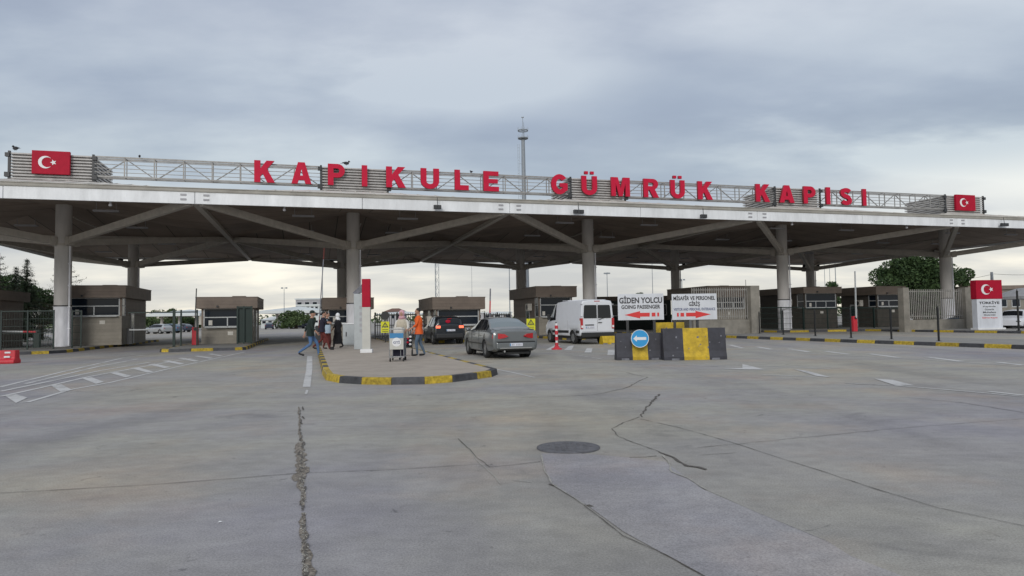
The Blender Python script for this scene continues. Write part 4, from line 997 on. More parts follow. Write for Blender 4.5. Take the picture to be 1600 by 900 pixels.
def car(name, p, rot, lab, cat, st, side_y, glassy_f, glassy_r, wheels, r, paint, pillars, group=None, detail=True, rear_glass='rear_glass', arch=1.13):
    o = thing(name, p, rot, lab, cat, group)
    eps = [side_y[0], side_y[1]] + list(pillars)
    ss = lerp_st(st, eps + [glassy_f[0], glassy_f[1], glassy_r[0], glassy_r[1]] + [y + d for y in wheels for d in (-.3, 0, .3)])
    rings = loft(ss); n = len(rings[0]); m = MB(); vs = [v for rg in rings for v in rg]; K = n // 2
    fs, mi = [], []
    for i in range(len(rings) - 1):
        ym = (ss[i][0] + ss[i + 1][0]) / 2; cabin = (ss[i][5] - ss[i][3] > .16) or (ss[i + 1][5] - ss[i + 1][3] > .16)
        for j in range(n - 1):
            q = (i * n + j, i * n + j + 1, (i + 1) * n + j + 1, (i + 1) * n + j); a = j if j < K else n - 2 - j
            mt = 0
            if a == 5 and side_y[0] < ym < side_y[1] and cabin: mt = 1
            if a >= 7 and glassy_f[0] < ym < glassy_f[1]: mt = 1
            if a >= 7 and glassy_r[0] < ym < glassy_r[1]: mt = 2
            m.add([], []); fs.append(q); mi.append(mt)
        fs.append((i * n + n - 1, i * n, (i + 1) * n, (i + 1) * n + n - 1)); mi.append(3)
    m.v = vs
    for f, k in zip(fs, mi): m.f.append(list(f)); m.m.append(k); m.s.append(True)
    m.f.append(list(range(n))); m.m.append(0); m.s.append(False)
    m.f.append([(len(rings) - 1) * n + i for i in range(n)][::-1]); m.m.append(0); m.s.append(False)
    body = m.build('body', [paint, 'car_glass', rear_glass, 'trim_black'], o)
    bm = bmesh.new(); bm.from_mesh(body.data); bmesh.ops.recalc_face_normals(bm, faces=bm.faces)
    ed = [e for e in bm.edges if len(e.link_faces) == 2 and e.calc_face_angle(0) > rad(38)]
    for e in ed: e.smooth = False
    bm.to_mesh(body.data); bm.free()
    w = max(s[2] for s in st)
    c = MB()
    for y in wheels:
        for s in (-1, 1): c.tube((s * (w - .32), y, r), (s * (w + .3), y, r), r * arch, r * arch, 32)
    cut = c.build('cut', 'trim_black'); cut.location = o.location; cut.rotation_euler = o.rotation_euler
    apply_bool(body, cut)
    # dark wheel housings
    for y in wheels:
        for s in (-1, 1): MB().tube((s * (w - .33), y, r), (s * (w - .30), y, r), r * arch + .02, r * arch + .02, 24).build('wheel_housing', 'trim_black', o)
    for y in wheels:
        for s in (-1, 1): wheel(o, s * (w - .125), y, r, s)
    # pillars between side windows
    if detail:
        def sec(y):
            t = lerp_st(st, [y]); return [q for q in t if abs(q[0] - round(y, 3)) < 1e-3][0]
        for y in pillars:
            _, zb, w_, zl, wr, zt = sec(y)
            for s in (-1, 1):
                m = MB(); a = Vector((s * (w_ * .955 + .004), y, zl)); b = Vector((s * (wr + (w_ * .955 - wr) * .08 + .006), y + .02, zt - (zt - zl) * .12)); m.bar(a, b, .07, .012, up=Vector((s, 0, 0))); m.build('pillar', 'trim_black', o)
    return o, w
def plate(o, x, y, z, w=.5, h=.11):
    q = MB().box(x - w / 2, x + w / 2, y - .01, y, z - h / 2, z + h / 2).build('number_plate', 'plate', o, bevel=.004)
    MB().box(x - w / 2 + .005, x - w / 2 + .04, y - .014, y - .0105, z - h / 2 + .008, z + h / 2 - .008).build('blue_band', 'blue_board', q)
    m = MB()
    for i in range(7):
        if i != 2: m.box(x - w / 2 + .085 + i * .055, x - w / 2 + .115 + i * .055, y - .0125, y - .0102, z - .03, z + .03)
    m.build('plate_marks', 'far_grey', q)
HEAD = ANG
# grey sedan: rear left wheel and front left wheel fix its place
def place(uL, vL, track, wheel_y, rot, off=0.0):
    """origin so that the left rear wheel touches the ground at that pixel"""
    q = at(uL, vL); f = Vector((-math.sin(rot), math.cos(rot), 0)); r_ = Vector((math.cos(rot), math.sin(rot), 0))
    return q + r_ * (track / 2) - f * wheel_y
st = [(-2.43, .36, .80, .87, .68, .93), (-2.40, .31, .86, .93, .74, .985), (-2.27, .27, .895, .96, .78, 1.015), (-2.0, .24, .905, .975, .79, 1.035), (-1.72, .23, .915, .98, .78, 1.07), (-1.35, .22, .915, .985, .70, 1.27),
      (-.98, .22, .915, .985, .615, 1.415), (-.6, .21, .915, .98, .60, 1.45), (-.1, .21, .915, .975, .61, 1.46), (.35, .21, .915, .97, .61, 1.42), (.85, .21, .912, .96, .68, 1.21), (1.3, .21, .91, .95, .75, 1.01),
      (1.7, .22, .90, .90, .74, .95), (2.1, .24, .88, .82, .70, .87), (2.35, .28, .80, .72, .62, .77), (2.45, .36, .66, .62, .5, .66)]
rot = ANG
o, w = car('sedan_car', place(757.5, 559.3, 1.66, -1.32, rot), rot, 'grey four door sedan seen from behind, driving toward the lanes', 'car', st, (-1.55, 1.15), (.45, 1.22), (-1.66, -1.0), (-1.32, 1.48), .325, 'sedan_paint', (-.55, -1.38))
o.scale = (.93, 1, .985)
m = MB(); m.box(-.76, .76, -2.50, -2.38, .34, .60); m.build('rear_bumper', 'sedan_paint', o, bevel=.05)
MB().box(-.74, .74, -2.512, -2.49, .585, .62).build('bumper_strip', 'trim_black', o); MB().box(-.62, .62, -2.515, -2.49, .37, .40).build('chrome_strip', 'chrome', o)
plate(o, .0, -2.505, .50)
for s in (-1, 1):
    lamp = curve_mesh('tail_lamp', [[(-.34, -.01), (-.20, .075), (.06, .10), (.25, .07), (.27, -.07), (.0, -.09), (-.20, -.06)]], .05, ['lamp_red'], o)
    lamp.rotation_euler = (math.pi / 2, 0, rad(s * 20)); lamp.location = (s * .62, -2.40, .80)
    if s < 0: lamp.scale = (1, 1, 1)
    else: lamp.scale = (1, 1, 1)
    if s < 0: lamp.rotation_euler = (math.pi / 2, 0, rad(-20)); lamp.scale = (-1, 1, 1)
    m = MB(); m.ell((s * .98, .95, 1.02), (.11, .07, .075)); m.build('mirror', 'sedan_paint', o)
    for y in (-.75, .25): MB().box(s * .90 - .025, s * .90 + .025, y - .1, y + .08, .80, .825).build('door_handle', 'sedan_paint', o, bevel=.006)
    MB().box(s * .918 - .006, s * .918 + .006, -1.0, 1.15, .50, .54).build('side_moulding', 'trim_black', o)
    for y in (-.52, .62): MB().box(s * .914 - .004, s * .914 + .004, y - .006, y + .006, .32, .95).build('door_gap', 'trim_black', o)
m = MB(); m.box(-.6, .6, -2.42, -2.414, .615, .62); m.build('lid_gap', 'trim_black', o)
MB().box(-.14, .14, -1.60, -1.56, 1.10, 1.12).build('high_brake_lamp', 'lamp_red', o)
MB().tube((-.45, -2.50, .27), (-.45, -2.3, .27), .035).build('exhaust', 'chrome', o)
MB().box(-.62, .62, -2.2, 2.2, .16, .24).build('underbody', 'trim_black', o)
m = MB()
for s in (-1, 1): m.bar((s * .885, -1.5, .995), (s * .885, 1.1, .985), .015, .02)
m.build('window_trim', 'chrome', o)
m = MB()
for s in (-1, 1): m.bar((s * .70, -2.31, 1.0), (s * .72, -1.75, 1.06), .008, .008)
m.build('lid_seam', 'trim_black', o)
# dark sport utility car with brake lights on
st = [(-2.05, .50, .76, .98, .60, 1.05), (-2.02, .38, .86, 1.02, .64, 1.25), (-1.92, .30, .90, 1.03, .64, 1.45), (-1.7, .28, .905, 1.03, .635, 1.55), (-1.2, .26, .905, 1.03, .63, 1.59), (-.2, .26, .905, 1.01, .63, 1.60), (.45, .26, .905, 1.0, .62, 1.55), (1.2, .26, .90, .98, .72, 1.08),
      (1.8, .28, .89, .92, .70, .97), (2.1, .32, .82, .80, .62, .85), (2.2, .40, .66, .7, .5, .74)]
p = at(687, 538.5); rot = ANG
o, w = car('utility_car', (p.x, p.y + 2.0, 0), rot, 'dark blue black hatchback with lit brake lights waiting at the booth', 'car', st, (-1.75, 1.1), (.5, 1.15), (-2.04, -1.93), (-1.28, 1.35), .34, 'suv_paint', (-.5, .3), rear_glass='car_glass')
MB().box(-.78, .78, -2.13, -1.98, .36, .62).build('rear_bumper', 'trim_black', o, bevel=.05)
plate(o, .05, -2.10, .80, .5)
for s in (-1, 1):
    MB().box(s * .66 - .13, s * .66 + .13, -2.09, -1.98, .92, 1.06).build('tail_lamp', 'brake_lit', o, bevel=.02)
    MB().ell((s * .98, .9, 1.08), (.10, .07, .09)).build('mirror', 'suv_paint', o)
MB().box(-.12, .12, -1.99, -1.93, 1.44, 1.47).build('high_brake_lamp', 'lamp_red', o)
MB().ell((-.1, -2.045, 1.30), (.15, .02, .10)).build('rear_badge', 'flag_red', o)
m = MB()
for s in (-1, 1): m.bar((s * .60, -1.5, 1.64), (s * .60, .3, 1.65), .04, .04)
m.build('roof_rail', 'trim_black', o)
# white van
st = [(-2.55, .50, .955, 1.28, .845, 2.22), (-2.52, .42, .985, 1.28, .865, 2.27), (-2.3, .40, .99, 1.28, .87, 2.30), (0, .40, .99, 1.28, .87, 2.30), (.7, .40, .99, 1.27, .86, 2.27), (1.05, .40, .99, 1.26, .83, 2.17), (1.55, .40, .985, 1.22, .80, 1.72), (1.95, .40, .975, 1.18, .80, 1.30), (2.25, .40, .94, 1.02, .76, 1.12), (2.45, .42, .86, .82, .68, .90), (2.52, .48, .72, .70, .55, .75)]
rot = rad(19.5)
o, w = car('panel_van', place(897.5, 537.5, 1.75, -1.55, rot), rot, 'white panel van seen from behind left, entering the lane', 'van', st, (.75, 1.75), (1.08, 1.93), (9, 9.1), (-1.55, 1.63), .345, 'van_paint', (.80,), arch=1.16)
for s in (-1, 1):
    for z in (.78, 1.42, 2.05): MB().box(s * .90 - .05, s * .90 + .05, -2.572, -2.54, z, z + .05).build('hinge', 'far_grey', o)
MB().box(-.16, .16, -2.56, -2.50, 2.22, 2.26).build('high_brake_lamp', 'lamp_red', o)
MB().tube((-.62, 1.6, 2.0), (-.62, 1.75, 1.99), .01).build('aerial', 'trim_black', o)
M_ = MB(); M_.box(-.93, .93, -2.68, -2.45, .36, .62); M_.build('rear_bumper', 'trim_black', o, bevel=.04)
for s in (-1, 1):
    pts = [(-.36, -.36), (.36, -.36), (.40, .0), (.35, .34), (-.30, .36), (-.37, .0)]
    pts = [(-s * -a if s > 0 else a, b) for a, b in pts]
    wv = curve_mesh('rear_window', [[(s * .02, -.33), (s * .76, -.33), (s * .78, -.25), (s * .735, .30), (s * .69, .36), (s * .05, .36), (s * .02, .33)]], .004, ['car_glass'], o)
    wv.rotation_euler = (math.pi / 2 - .02, 0, 0); wv.location = (s * .015, -2.562, 1.68)
    MB().box(s * .46 - .43, s * .46 + .43, -2.562, -2.552, .66, .672).build('door_gap', 'far_grey', o)
    MB().box(s * .90 - .065, s * .90 + .065, -2.60, -2.42, .80, 1.36).build('tail_lamp', 'lamp_red', o, bevel=.02)
    MB().box(s * .895 - .05, s * .895 + .05, -2.606, -2.60, .86, .98).build('reverse_lamp', 'white', o)
    MB().box(s * .995 - .012, s * .995 + .012, -1.1, 1.15, .58, .72).build('side_moulding', 'trim_black', o, bevel=.01)
    MB().box(s * .993 - .012, s * .993 + .012, -2.4, -2.02, .58, .72).build('side_moulding', 'trim_black', o, bevel=.01)
    mm = MB(); mm.box(s * 1.10 - .09, s * 1.10 + .09, 1.28, 1.40, 1.30, 1.62); mm.bar((s * .95, 1.34, 1.4), (s * 1.05, 1.34, 1.42), .05, .06); mm.build('mirror', 'trim_black', o, bevel=.02)
    for y in (-.95, .45): MB().box(s * .991 - .004, s * .991 + .004, y - .006, y + .006, .75, 1.26).build('door_gap', 'far_grey', o)
    MB().box(s * .998 - .012, s * .998 + .012, .52, .68, 1.12, 1.16).build('door_handle', 'trim_black', o, bevel=.006)
    for y in (-2.35,):
        MB().box(s * .965 - .012, s * .965 + .012, y, y + 0.02, .75, 2.0)
m = MB(); m.box(-.008, .008, -2.568, -2.553, .66, 2.16); m.build('door_seam', 'far_grey', o)
MB().box(-.70, -.20, -2.575, -2.555, .98, 1.03).build('lamp_strip', 'trim_black', o); plate(o, -.42, -2.565, .88, .5)
MB().box(.04, .26, -2.60, -2.555, 1.10, 1.14).build('door_handle', 'trim_black', o, bevel=.008)
m = MB(); m.bar((.05, -2.60, 1.27), (.42, -2.585, 1.38), .03, .02); m.build('wiper', 'trim_black', o)
m = MB()
for y in (-2.0, -1.3, -.6, .1): m.box(-.78, .78, y - .03, y + .03, 2.325, 2.345)
m.build('roof_rib', 'van_paint', o)
MB().box(-.85, .85, -2.3, 2.2, .28, .42).build('underbody', 'trim_black', o)
# parked cars far behind and on the right
small = [(-2.1, .36, .70, .84, .60, .9), (-2.0, .28, .85, .95, .66, 1.12), (-1.6, .25, .88, .96, .60, 1.38), (-.6, .24, .88, .95, .60, 1.46), (.3, .24, .88, .94, .60, 1.42), (1.1, .24, .88, .92, .72, 1.0), (1.8, .27, .86, .82, .68, .88), (2.1, .36, .70, .68, .52, .72)]
def small_car(u, v, rot, paint, lab, grp):
    q = at(u, v); o, w = car('parked_car', (q.x, q.y, 0), rot, lab, 'car', small, (-1.6, 1.0), (.4, 1.05), (-1.95, -1.62), (-1.3, 1.35), .31, paint, (-.3,), grp)
    for s in (-1, 1):
        MB().box(s * .66 - .12, s * .66 + .12, -2.1, -2.0, .76, .90).build('tail_lamp', 'lamp_red', o, bevel=.02); MB().box(s * .62 - .14, s * .62 + .14, 2.0, 2.12, .60, .70).build('headlight', 'chrome', o, bevel=.02)
        MB().ell((s * .94, .75, .98), (.09, .06, .07)).build('mirror', 'trim_black', o)
    return o
G = 'cars parked far behind the lanes'
small_car(247, 521.5, 1.2, 'silver_paint', 'silver car parked beyond the lanes right of the tall left booth', G)
small_car(262, 520.5, 1.5, 'blue_paint', 'pale blue car side on beyond the lanes left of the lone booth', G)
small_car(281, 519, 1.3, 'navy_paint', 'dark blue car parked beyond the lanes beside the red barrier box', G)
small_car(421, 514.5, .3, 'navy_paint', 'dark car under the white gabled tent far behind', G)
small_car(441, 513.5, 3.0, 'silver_paint', 'silver car parked under the far white canopy left of its pillar', G)
small_car(466, 513.5, 2.2, 'navy_paint', 'dark car under the far white canopy right of its pillar', G)
small_car(1587, 515.5, 2.3, 'van_paint', 'white car parked at the right edge beside the flag sign', 'cars parked on the right')
small_car(1521, 514, .1, 'blue_paint', 'pale blue car half hidden behind the left side of the flag sign', 'cars parked on the right')

# ---------------------------------------------------------------- people
def seg(a, b, t): return tuple(a[i] + (b[i] - a[i]) * t for i in range(3))
def person(p, rot, h, lab, top, legs, shoe='shoe', pose=None, hair=('short', 'hair'), skirt=None, coat=None, scarf=None):
    """figure 1.75 units tall before scaling, facing +y of its own frame"""
    o = thing('person', p, rot, lab, 'person'); sc = h / 1.75; o.scale = (sc,) * 3
    P = {'lfoot': (-.10, .0), 'rfoot': (.10, .0), 'lknee': None, 'rknee': None, 'lhand': (-.24, .06, .80), 'rhand': (.24, .06, .80), 'lean': 0.0, 'llift': 0, 'rlift': 0}
    P.update(pose or {})
    V, E, R, T = [], [], [], []      # verts, edges, radii, tags: 0 skin 1 top 2 legs 3 shoe
    def add(v, r, t, par=None):
        V.append(v); R.append(r if isinstance(r, tuple) else (r, r)); T.append(t)
        if par is not None: E.append((par, len(V) - 1))
        return len(V) - 1
    ln = P['lean']
    pel = add((0, 0, .93), (.155, .115), 2)
    wa = add((0, ln * .3, 1.06), (.14, .105), 1, pel); ch = add((0, ln * .75, 1.28), (.175, .12), 1, wa); nk = add((0, ln * 1.0, 1.44), (.085, .075), 1, ch)
    nk2 = add((0, ln * 1.1 + .01, 1.52), .052, 0, nk); hd = add((0, ln * 1.2 + .02, 1.58), .06, 0, nk2)
    for s, ft, kn, hn, lift in ((-1, P['lfoot'], P['lknee'], P['lhand'], P['llift']), (1, P['rfoot'], P['rknee'], P['rhand'], P['rlift'])):
        hip = add((s * .09, 0, .86), .10, 2, pel); ank = (ft[0], ft[1] - .04, .09 + lift)
        k_ = kn or ((s * .09 + ft[0]) / 2, ft[1] * .5 + .05, .49 + lift * .4)
        th = add(seg((s * .09, 0, .86), k_, .5), .085, 2, hip); k2 = add(k_, .062, 2, th); cf = add(seg(k_, ank, .35), .058, 2, k2); an = add(ank, .042, 2, cf)
        he = add((ft[0], ft[1] - .02, .045 + lift), (.038, .036), 3, an); to = add((ft[0] + s * .01, ft[1] + .17, .035 + lift * .4), (.042, .028), 3, he)
        sh = (s * .185, ln * .9, 1.39); s1 = add(sh, .062, 1, ch)
        el = Vector(sh).lerp(Vector(hn), .5) + Vector((s * .05, -.07, -.04)); e1 = add(tuple(el), .047, 1, s1)
        wr = Vector(hn); fa = add(tuple(el.lerp(wr, .55)), .040, 1, e1); w1 = add(tuple(wr), .027, 0, fa)
        d = (wr - el).normalized(); pm_ = add(tuple(wr + d * .06), (.038, .018), 0, w1)
        side = d.cross(Vector((1, 0, 0)) if abs(d.x) < .8 else Vector((0, 1, 0))).normalized()
        curl = Vector((-s, 0, 0)) * .35
        for i, fl_ in enumerate((.062, .072, .068, .052)):
            b0 = wr + d * .085 + side * ((i - 1.5) * .020); a1 = add(tuple(b0), .0095, 0, pm_); a2 = add(tuple(b0 + (d + curl).normalized() * fl_ * .55), .0085, 0, a1); add(tuple(b0 + (d + curl).normalized() * fl_ * .55 + (d + curl * 3).normalized() * fl_ * .45), .0075, 0, a2)
        t0 = wr + d * .03 - side * .034; a1 = add(tuple(t0), .011, 0, w1); add(tuple(t0 + (d * .7 - side * .7 + curl).normalized() * .05), .009, 0, a1)
    me = bpy.data.meshes.new('sk'); me.from_pydata(V, E, []); so_ = bpy.data.objects.new('sk', me); COL.objects.link(so_)
    md = so_.modifiers.new('skin', 'SKIN'); md.use_smooth_shade = True
    for i, sv in enumerate(me.skin_vertices[0].data): sv.radius = R[i]; sv.use_root = (i == 0)
    sb = so_.modifiers.new('s', 'SUBSURF'); sb.levels = sb.render_levels = 1
    bpy.context.view_layer.update(); dg = bpy.context.evaluated_depsgraph_get(); bmh = bpy.data.meshes.new_from_object(so_.evaluated_get(dg)); bpy.data.objects.remove(so_)
    mats = ['skin', top, legs, shoe]; bmh.materials.clear(); bm = bmesh.new(); bm.from_mesh(bmh)
    Vv = [Vector(v) for v in V]
    for f in bm.faces:
        c = f.calc_center_median(); best = None
        for a, b in E:
            pa, pb = Vv[a], Vv[b]; ab_ = pb - pa; t = max(0, min(1, (c - pa).dot(ab_) / max(1e-9, ab_.length_squared))); dd = (pa + ab_ * t - c).length - (R[a][0] * (1 - t) + R[b][0] * t) * .5
            tg = T[b] if t > .35 or T[a] != 2 else T[a]
            if best is None or dd < best[0]: best = (dd, tg)
        f.material_index = best[1]; f.smooth = True
    # head with face
    hc = Vector((0, ln * 1.2 + .025, 1.645)); hb = MB(); hb.ell(tuple(hc), (.076, .094, .112), 18, 14)
    hb.ell((hc.x, hc.y + .093, hc.z - .012), (.013, .020, .024), 8, 6)
    for s in (-1, 1): hb.ell((hc.x + s * .077, hc.y - .005, hc.z - .005), (.012, .022, .03), 8, 6); hb.ell((hc.x + s * .03, hc.y + .082, hc.z + .012), (.013, .009, .007), 8, 6, mi=3)
    hb.ell((hc.x, hc.y + .083, hc.z - .052), (.024, .010, .008), 8, 6, mi=0); hb.ell((hc.x, hc.y + .062, hc.z - .085), (.04, .03, .03), 10, 6)
    for v_, in zip(hb.v): pass
    base = [bm.verts.new(v) for v in hb.v]; bm.verts.ensure_lookup_table()
    for f, mi_ in zip(hb.f, hb.m):
        try: ff = bm.faces.new([base[i] for i in dict.fromkeys(f)]); ff.material_index = mi_; ff.smooth = True
        except ValueError: pass
    for k in mats: bmh.materials.append(M[k])
    bm.to_mesh(bmh); bm.free()
    b = bpy.data.objects.new('body', bmh); COL.objects.link(b); b.parent = o
    # hair, cap or scarf
    kind, hm = hair
    hr = MB()
    if kind == 'short':
        hr.ell((hc.x, hc.y - .018, hc.z + .032), (.085, .092, .092), 16, 10)
    elif kind == 'cap':
        hr.ell((hc.x, hc.y - .012, hc.z + .045), (.088, .100, .085), 16, 10); hr.ell((hc.x, hc.y + .10, hc.z + .035), (.06, .05, .008), 10, 6)
    elif kind == 'scarf':
        hr.ell((hc.x, hc.y - .022, hc.z + .012), (.104, .108, .130), 16, 12); hr.ell((hc.x, hc.y - .01, hc.z - .13), (.115, .105, .085), 14, 8); hr.ell((hc.x, hc.y - .06, hc.z - .2), (.14, .08, .10), 14, 8)
    hr.build('headscarf' if kind == 'scarf' else ('cap' if kind == 'cap' else 'hair'), hm, o)
    # jacket / tunic shell over the trunk and skirt
    if coat:
        cm, zlow, flare = coat; m = MB(); prof = [(.205 + flare, zlow), (.20 + flare * .5, zlow + .12), (.185, 1.02), (.20, 1.2), (.215, 1.34), (.15, 1.43), (.07, 1.48)]
        n_ = 20; vs = []; fs = []
        for r_, z in prof:
            for i in range(n_):
                a = 2 * math.pi * i / n_; wr_ = 1 + .06 * math.sin(5 * a + z * 9) + .04 * math.sin(3 * a - z * 21); vs.append((r_ * math.cos(a) * wr_, r_ * .68 * math.sin(a) * wr_ + ln * max(0, (z - .93)) * 1.9, z))
        for k in range(len(prof) - 1): fs += [(k * n_ + i, k * n_ + (i + 1) % n_, (k + 1) * n_ + (i + 1) % n_, (k + 1) * n_ + i) for i in range(n_)]
        m.add(vs, fs, 0, True); m.build('jacket', cm, o)
    if skirt:
        sm__, zlow, r0 = skirt; m = MB(); prof = [(r0, zlow), (r0 * .93, zlow + .2), (.20, .75), (.175, 1.0), (.17, 1.05)]; n_ = 24; vs = []; fs = []
        for r_, z in prof:
            for i in range(n_):
                a = 2 * math.pi * i / n_; wr_ = 1 + .07 * math.sin(7 * a); vs.append((r_ * math.cos(a) * wr_, r_ * .8 * math.sin(a) * wr_, z))
        for k in range(len(prof) - 1): fs += [(k * n_ + i, k * n_ + (i + 1) % n_, (k + 1) * n_ + (i + 1) % n_, (k + 1) * n_ + i) for i in range(n_)]
        m.add(vs, fs, 0, True); m.build('skirt', sm__, o)
    return o
q = at(485, 558)
person(q, rad(-75), 1.83, 'person in dark green jacket and blue jeans striding beside the kerb', 'jacket_green', 'jeans',
       pose={'lfoot': (-.09, .34), 'rfoot': (.09, -.38), 'rlift': .10, 'rknee': (.09, .02, .50), 'lknee': (-.09, .26, .50), 'lhand': (-.22, -.22, .86), 'rhand': (.22, .24, .92), 'lean': .05}, hair=('cap', 'jacket_green'), coat=('jacket_green', .80, .02))
q = at(503, 547, .146)
person(q, rad(-80), 1.70, 'person in dark jacket and dark red trousers walking on the island edge', 'jacket_dark', 'maroon',
       pose={'lfoot': (-.09, -.36), 'rfoot': (.09, .38), 'llift': .06, 'lknee': (-.09, .0, .48), 'rknee': (.09, .24, .50), 'lhand': (-.10, .30, 1.25), 'rhand': (.10, .32, 1.22), 'lean': .06}, hair=('short', 'hair'), coat=('jacket_dark', .82, .03))
q = at(511, 545, .146)
person(q, rad(-95), 1.66, 'person in black coat and long dark red skirt behind the one in red trousers', 'black_cloth', 'maroon',
       pose={'lfoot': (-.08, .15), 'rfoot': (.08, -.12), 'rhand': (.26, .10, .85)}, hair=('short', 'hair'), coat=('black_cloth', .85, .02), skirt=('maroon', .30, .24))
q2 = at(514, 545, .146)
bg = thing('shoulder_bag', (q2.x, q2.y - .25, .146), .1, 'pale blue cloth bag hanging beside the person in the dark red skirt', 'bag')
m = MB(); m.prism([(-.13, -.06), (.13, -.06), (.15, 0), (.13, .06), (-.13, .06), (-.15, 0)], .72, 1.10); m.build('pouch', 'bag_blue', bg, bevel=.04)
m = MB(); m.bar((-.10, 0, 1.10), (-.02, 0, 1.36), .03, .012); m.bar((.10, 0, 1.10), (-.02, 0, 1.36), .03, .012); m.build('strap', 'bag_blue', bg)
q = at(528, 544, .146)
person(q, rad(75), 1.62, 'person in white headscarf and long black dress walking left past the cabinet', 'black_cloth', 'black_cloth',
       pose={'lfoot': (-.08, .22), 'rfoot': (.08, -.2), 'rlift': .04, 'lhand': (-.20, .2, .95), 'rhand': (.20, .05, .88)}, hair=('scarf', 'white'), coat=('black_cloth', .78, .05), skirt=('black_cloth', .22, .26))
q = at(655, 556, .146)
person(q, rad(95), 1.66, 'person in orange jacket and jeans facing left at the edge of the island', 'orange_cloth', 'jeans_grey',
       pose={'lfoot': (-.10, .10), 'rfoot': (.09, -.16), 'lhand': (-.20, .28, 1.0), 'rhand': (.22, .20, .92), 'lean': .01}, hair=('short', 'hair'), coat=('orange_cloth', .80, .03))
# trolley and its pusher
q = at(620, 565, .146)
tr = thing('luggage_trolley', q, .06, 'airport style luggage trolley with a blue and pale GTİ board, facing the viewer', 'trolley')
m = MB()
for s in (-1, 1):
    m.tube((s * .215, 0, .10), (s * .215, .02, .98), .014); m.tube((s * .215, .0, .14), (s * .20, .75, .14), .014); m.tube((s * .2, .75, .12), (s * .2, .72, .95), .014)
m.tube((-.215, .02, .98), (.215, .02, .98), .016); m.tube((-.2, .72, .95), (.2, .72, .95), .018); m.tube((-.215, 0, .14), (.215, 0, .14), .014); m.tube((-.2, .75, .14), (.2, .75, .14), .014)
for i in range(5): m.tube((-.16 + i * .08, .02, .14), (-.15 + i * .075, .74, .14), .007)
m.tube((-.12, -.01, .10), (-.12, -.01, .34), .01); m.tube((.12, -.01, .10), (.12, -.01, .34), .01)
m.build('frame', 'steel', tr)
bo = MB().box(-.205, .205, -.035, -.012, .37, .86).build('board', 'cream', tr); MB().box(-.205, .205, -.039, -.0355, .71, .86).build('blue_band', 'blue_board', bo)
MB().tube((0, -.040, .59), (0, -.0355, .59), .135, .135, 28).build('round_field', 'white', bo); text_mesh('GTİ', .20, .095, 'ink_blue', bo, (0, -.041, .59), bold=.03)
for x, y in ((-.2, .02), (.2, .02), (-.2, .72), (.2, .72)):
    m = MB(); m.tube((x - .018, y, .055), (x + .018, y, .055), .055, .055, 14); m.build('caster', 'tyre', tr)
# bags on the trolley
m = MB(); m.prism([(-.17, -.1), (.17, -.12), (.19, .1), (-.18, .12)], 0, .20); lg = m.build('travel_bag', 'jacket_dark', bevel=.05); lg.location = q + Vector((-.02, .40, .155)); tag(lg, 'dark blue bag lying low on the luggage trolley behind its board', 'bag')
m = MB(); m.prism([(-.16, -.12), (.15, -.12), (.17, .1), (-.15, .12)], 0, .34); lg = m.build('travel_bag', 'white_cloth', bevel=.07); lg.location = q + Vector((0, .40, .80 - .1)); tag(lg, 'white bundle sitting on top of the luggage trolley', 'bag')
m = MB(); m.prism([(-.16, -.12), (.16, -.12), (.17, .12), (-.15, .12)], 0, .33); lg = m.build('travel_bag', 'black_cloth', bevel=.05); lg.location = q + Vector((0.0, .40, .36)); tag(lg, 'black bag in the middle of the trolley stack behind the board', 'bag')
q3 = q + Vector((.02, .98, 0))
person(q3, rad(178), 1.55, 'person in cream top and pink headscarf pushing the luggage trolley', 'white_cloth', 'jeans_grey',
       pose={'lfoot': (-.10, .12), 'rfoot': (.10, -.12), 'lhand': (-.18, .30, 1.02), 'rhand': (.18, .30, 1.02), 'lean': .07}, hair=('scarf', 'pink_cloth'), coat=('cream_cloth', .78, .04))
# pushchair beside the trolley
q = at(637, 556, .146)
pc = thing('pushchair', q, .1, 'small pushchair with a red and white patterned seat right of the trolley', 'pushchair')
m = MB()
for s in (-1, 1): m.tube((s * .15, -.05, .10), (s * .15, .35, .78), .012); m.tube((s * .15, .40, .10), (s * .15, .0, .52), .012); m.tube((s * .15, .35, .78), (s * .15, .50, .95), .012)
m.tube((-.15, .5, .95), (.15, .5, .95), .014); m.build('frame', 'dark_steel', pc)
m = MB(); m.add([(-.14, -.02, .34), (.14, -.02, .34), (.14, .22, .30), (-.14, .22, .30), (.14, .34, .72), (-.14, .34, .72)], [(0, 1, 2, 3), (3, 2, 4, 5)]); so2 = m.build('seat', 'black_cloth', pc); sd_ = so2.modifiers.new('s', 'SOLIDIFY'); sd_.thickness = .03
m = MB()
for i in range(5):
    for j in range(3):
        if (i + j) % 2 == 0: m.ell((-.09 + j * .09, .06 + i * .045, .40 + i * .065), (.05, .03, .04), 8, 6, mi=(i % 2))
m.build('patterned_blanket', ['white', 'flag_red'], pc)
for x in (-.15, .15):
    for y in (-.03, .40): MB().tube((x - .015, y, .10), (x + .015, y, .10), .10, .10, 16).build('wheel', 'tyre', pc)

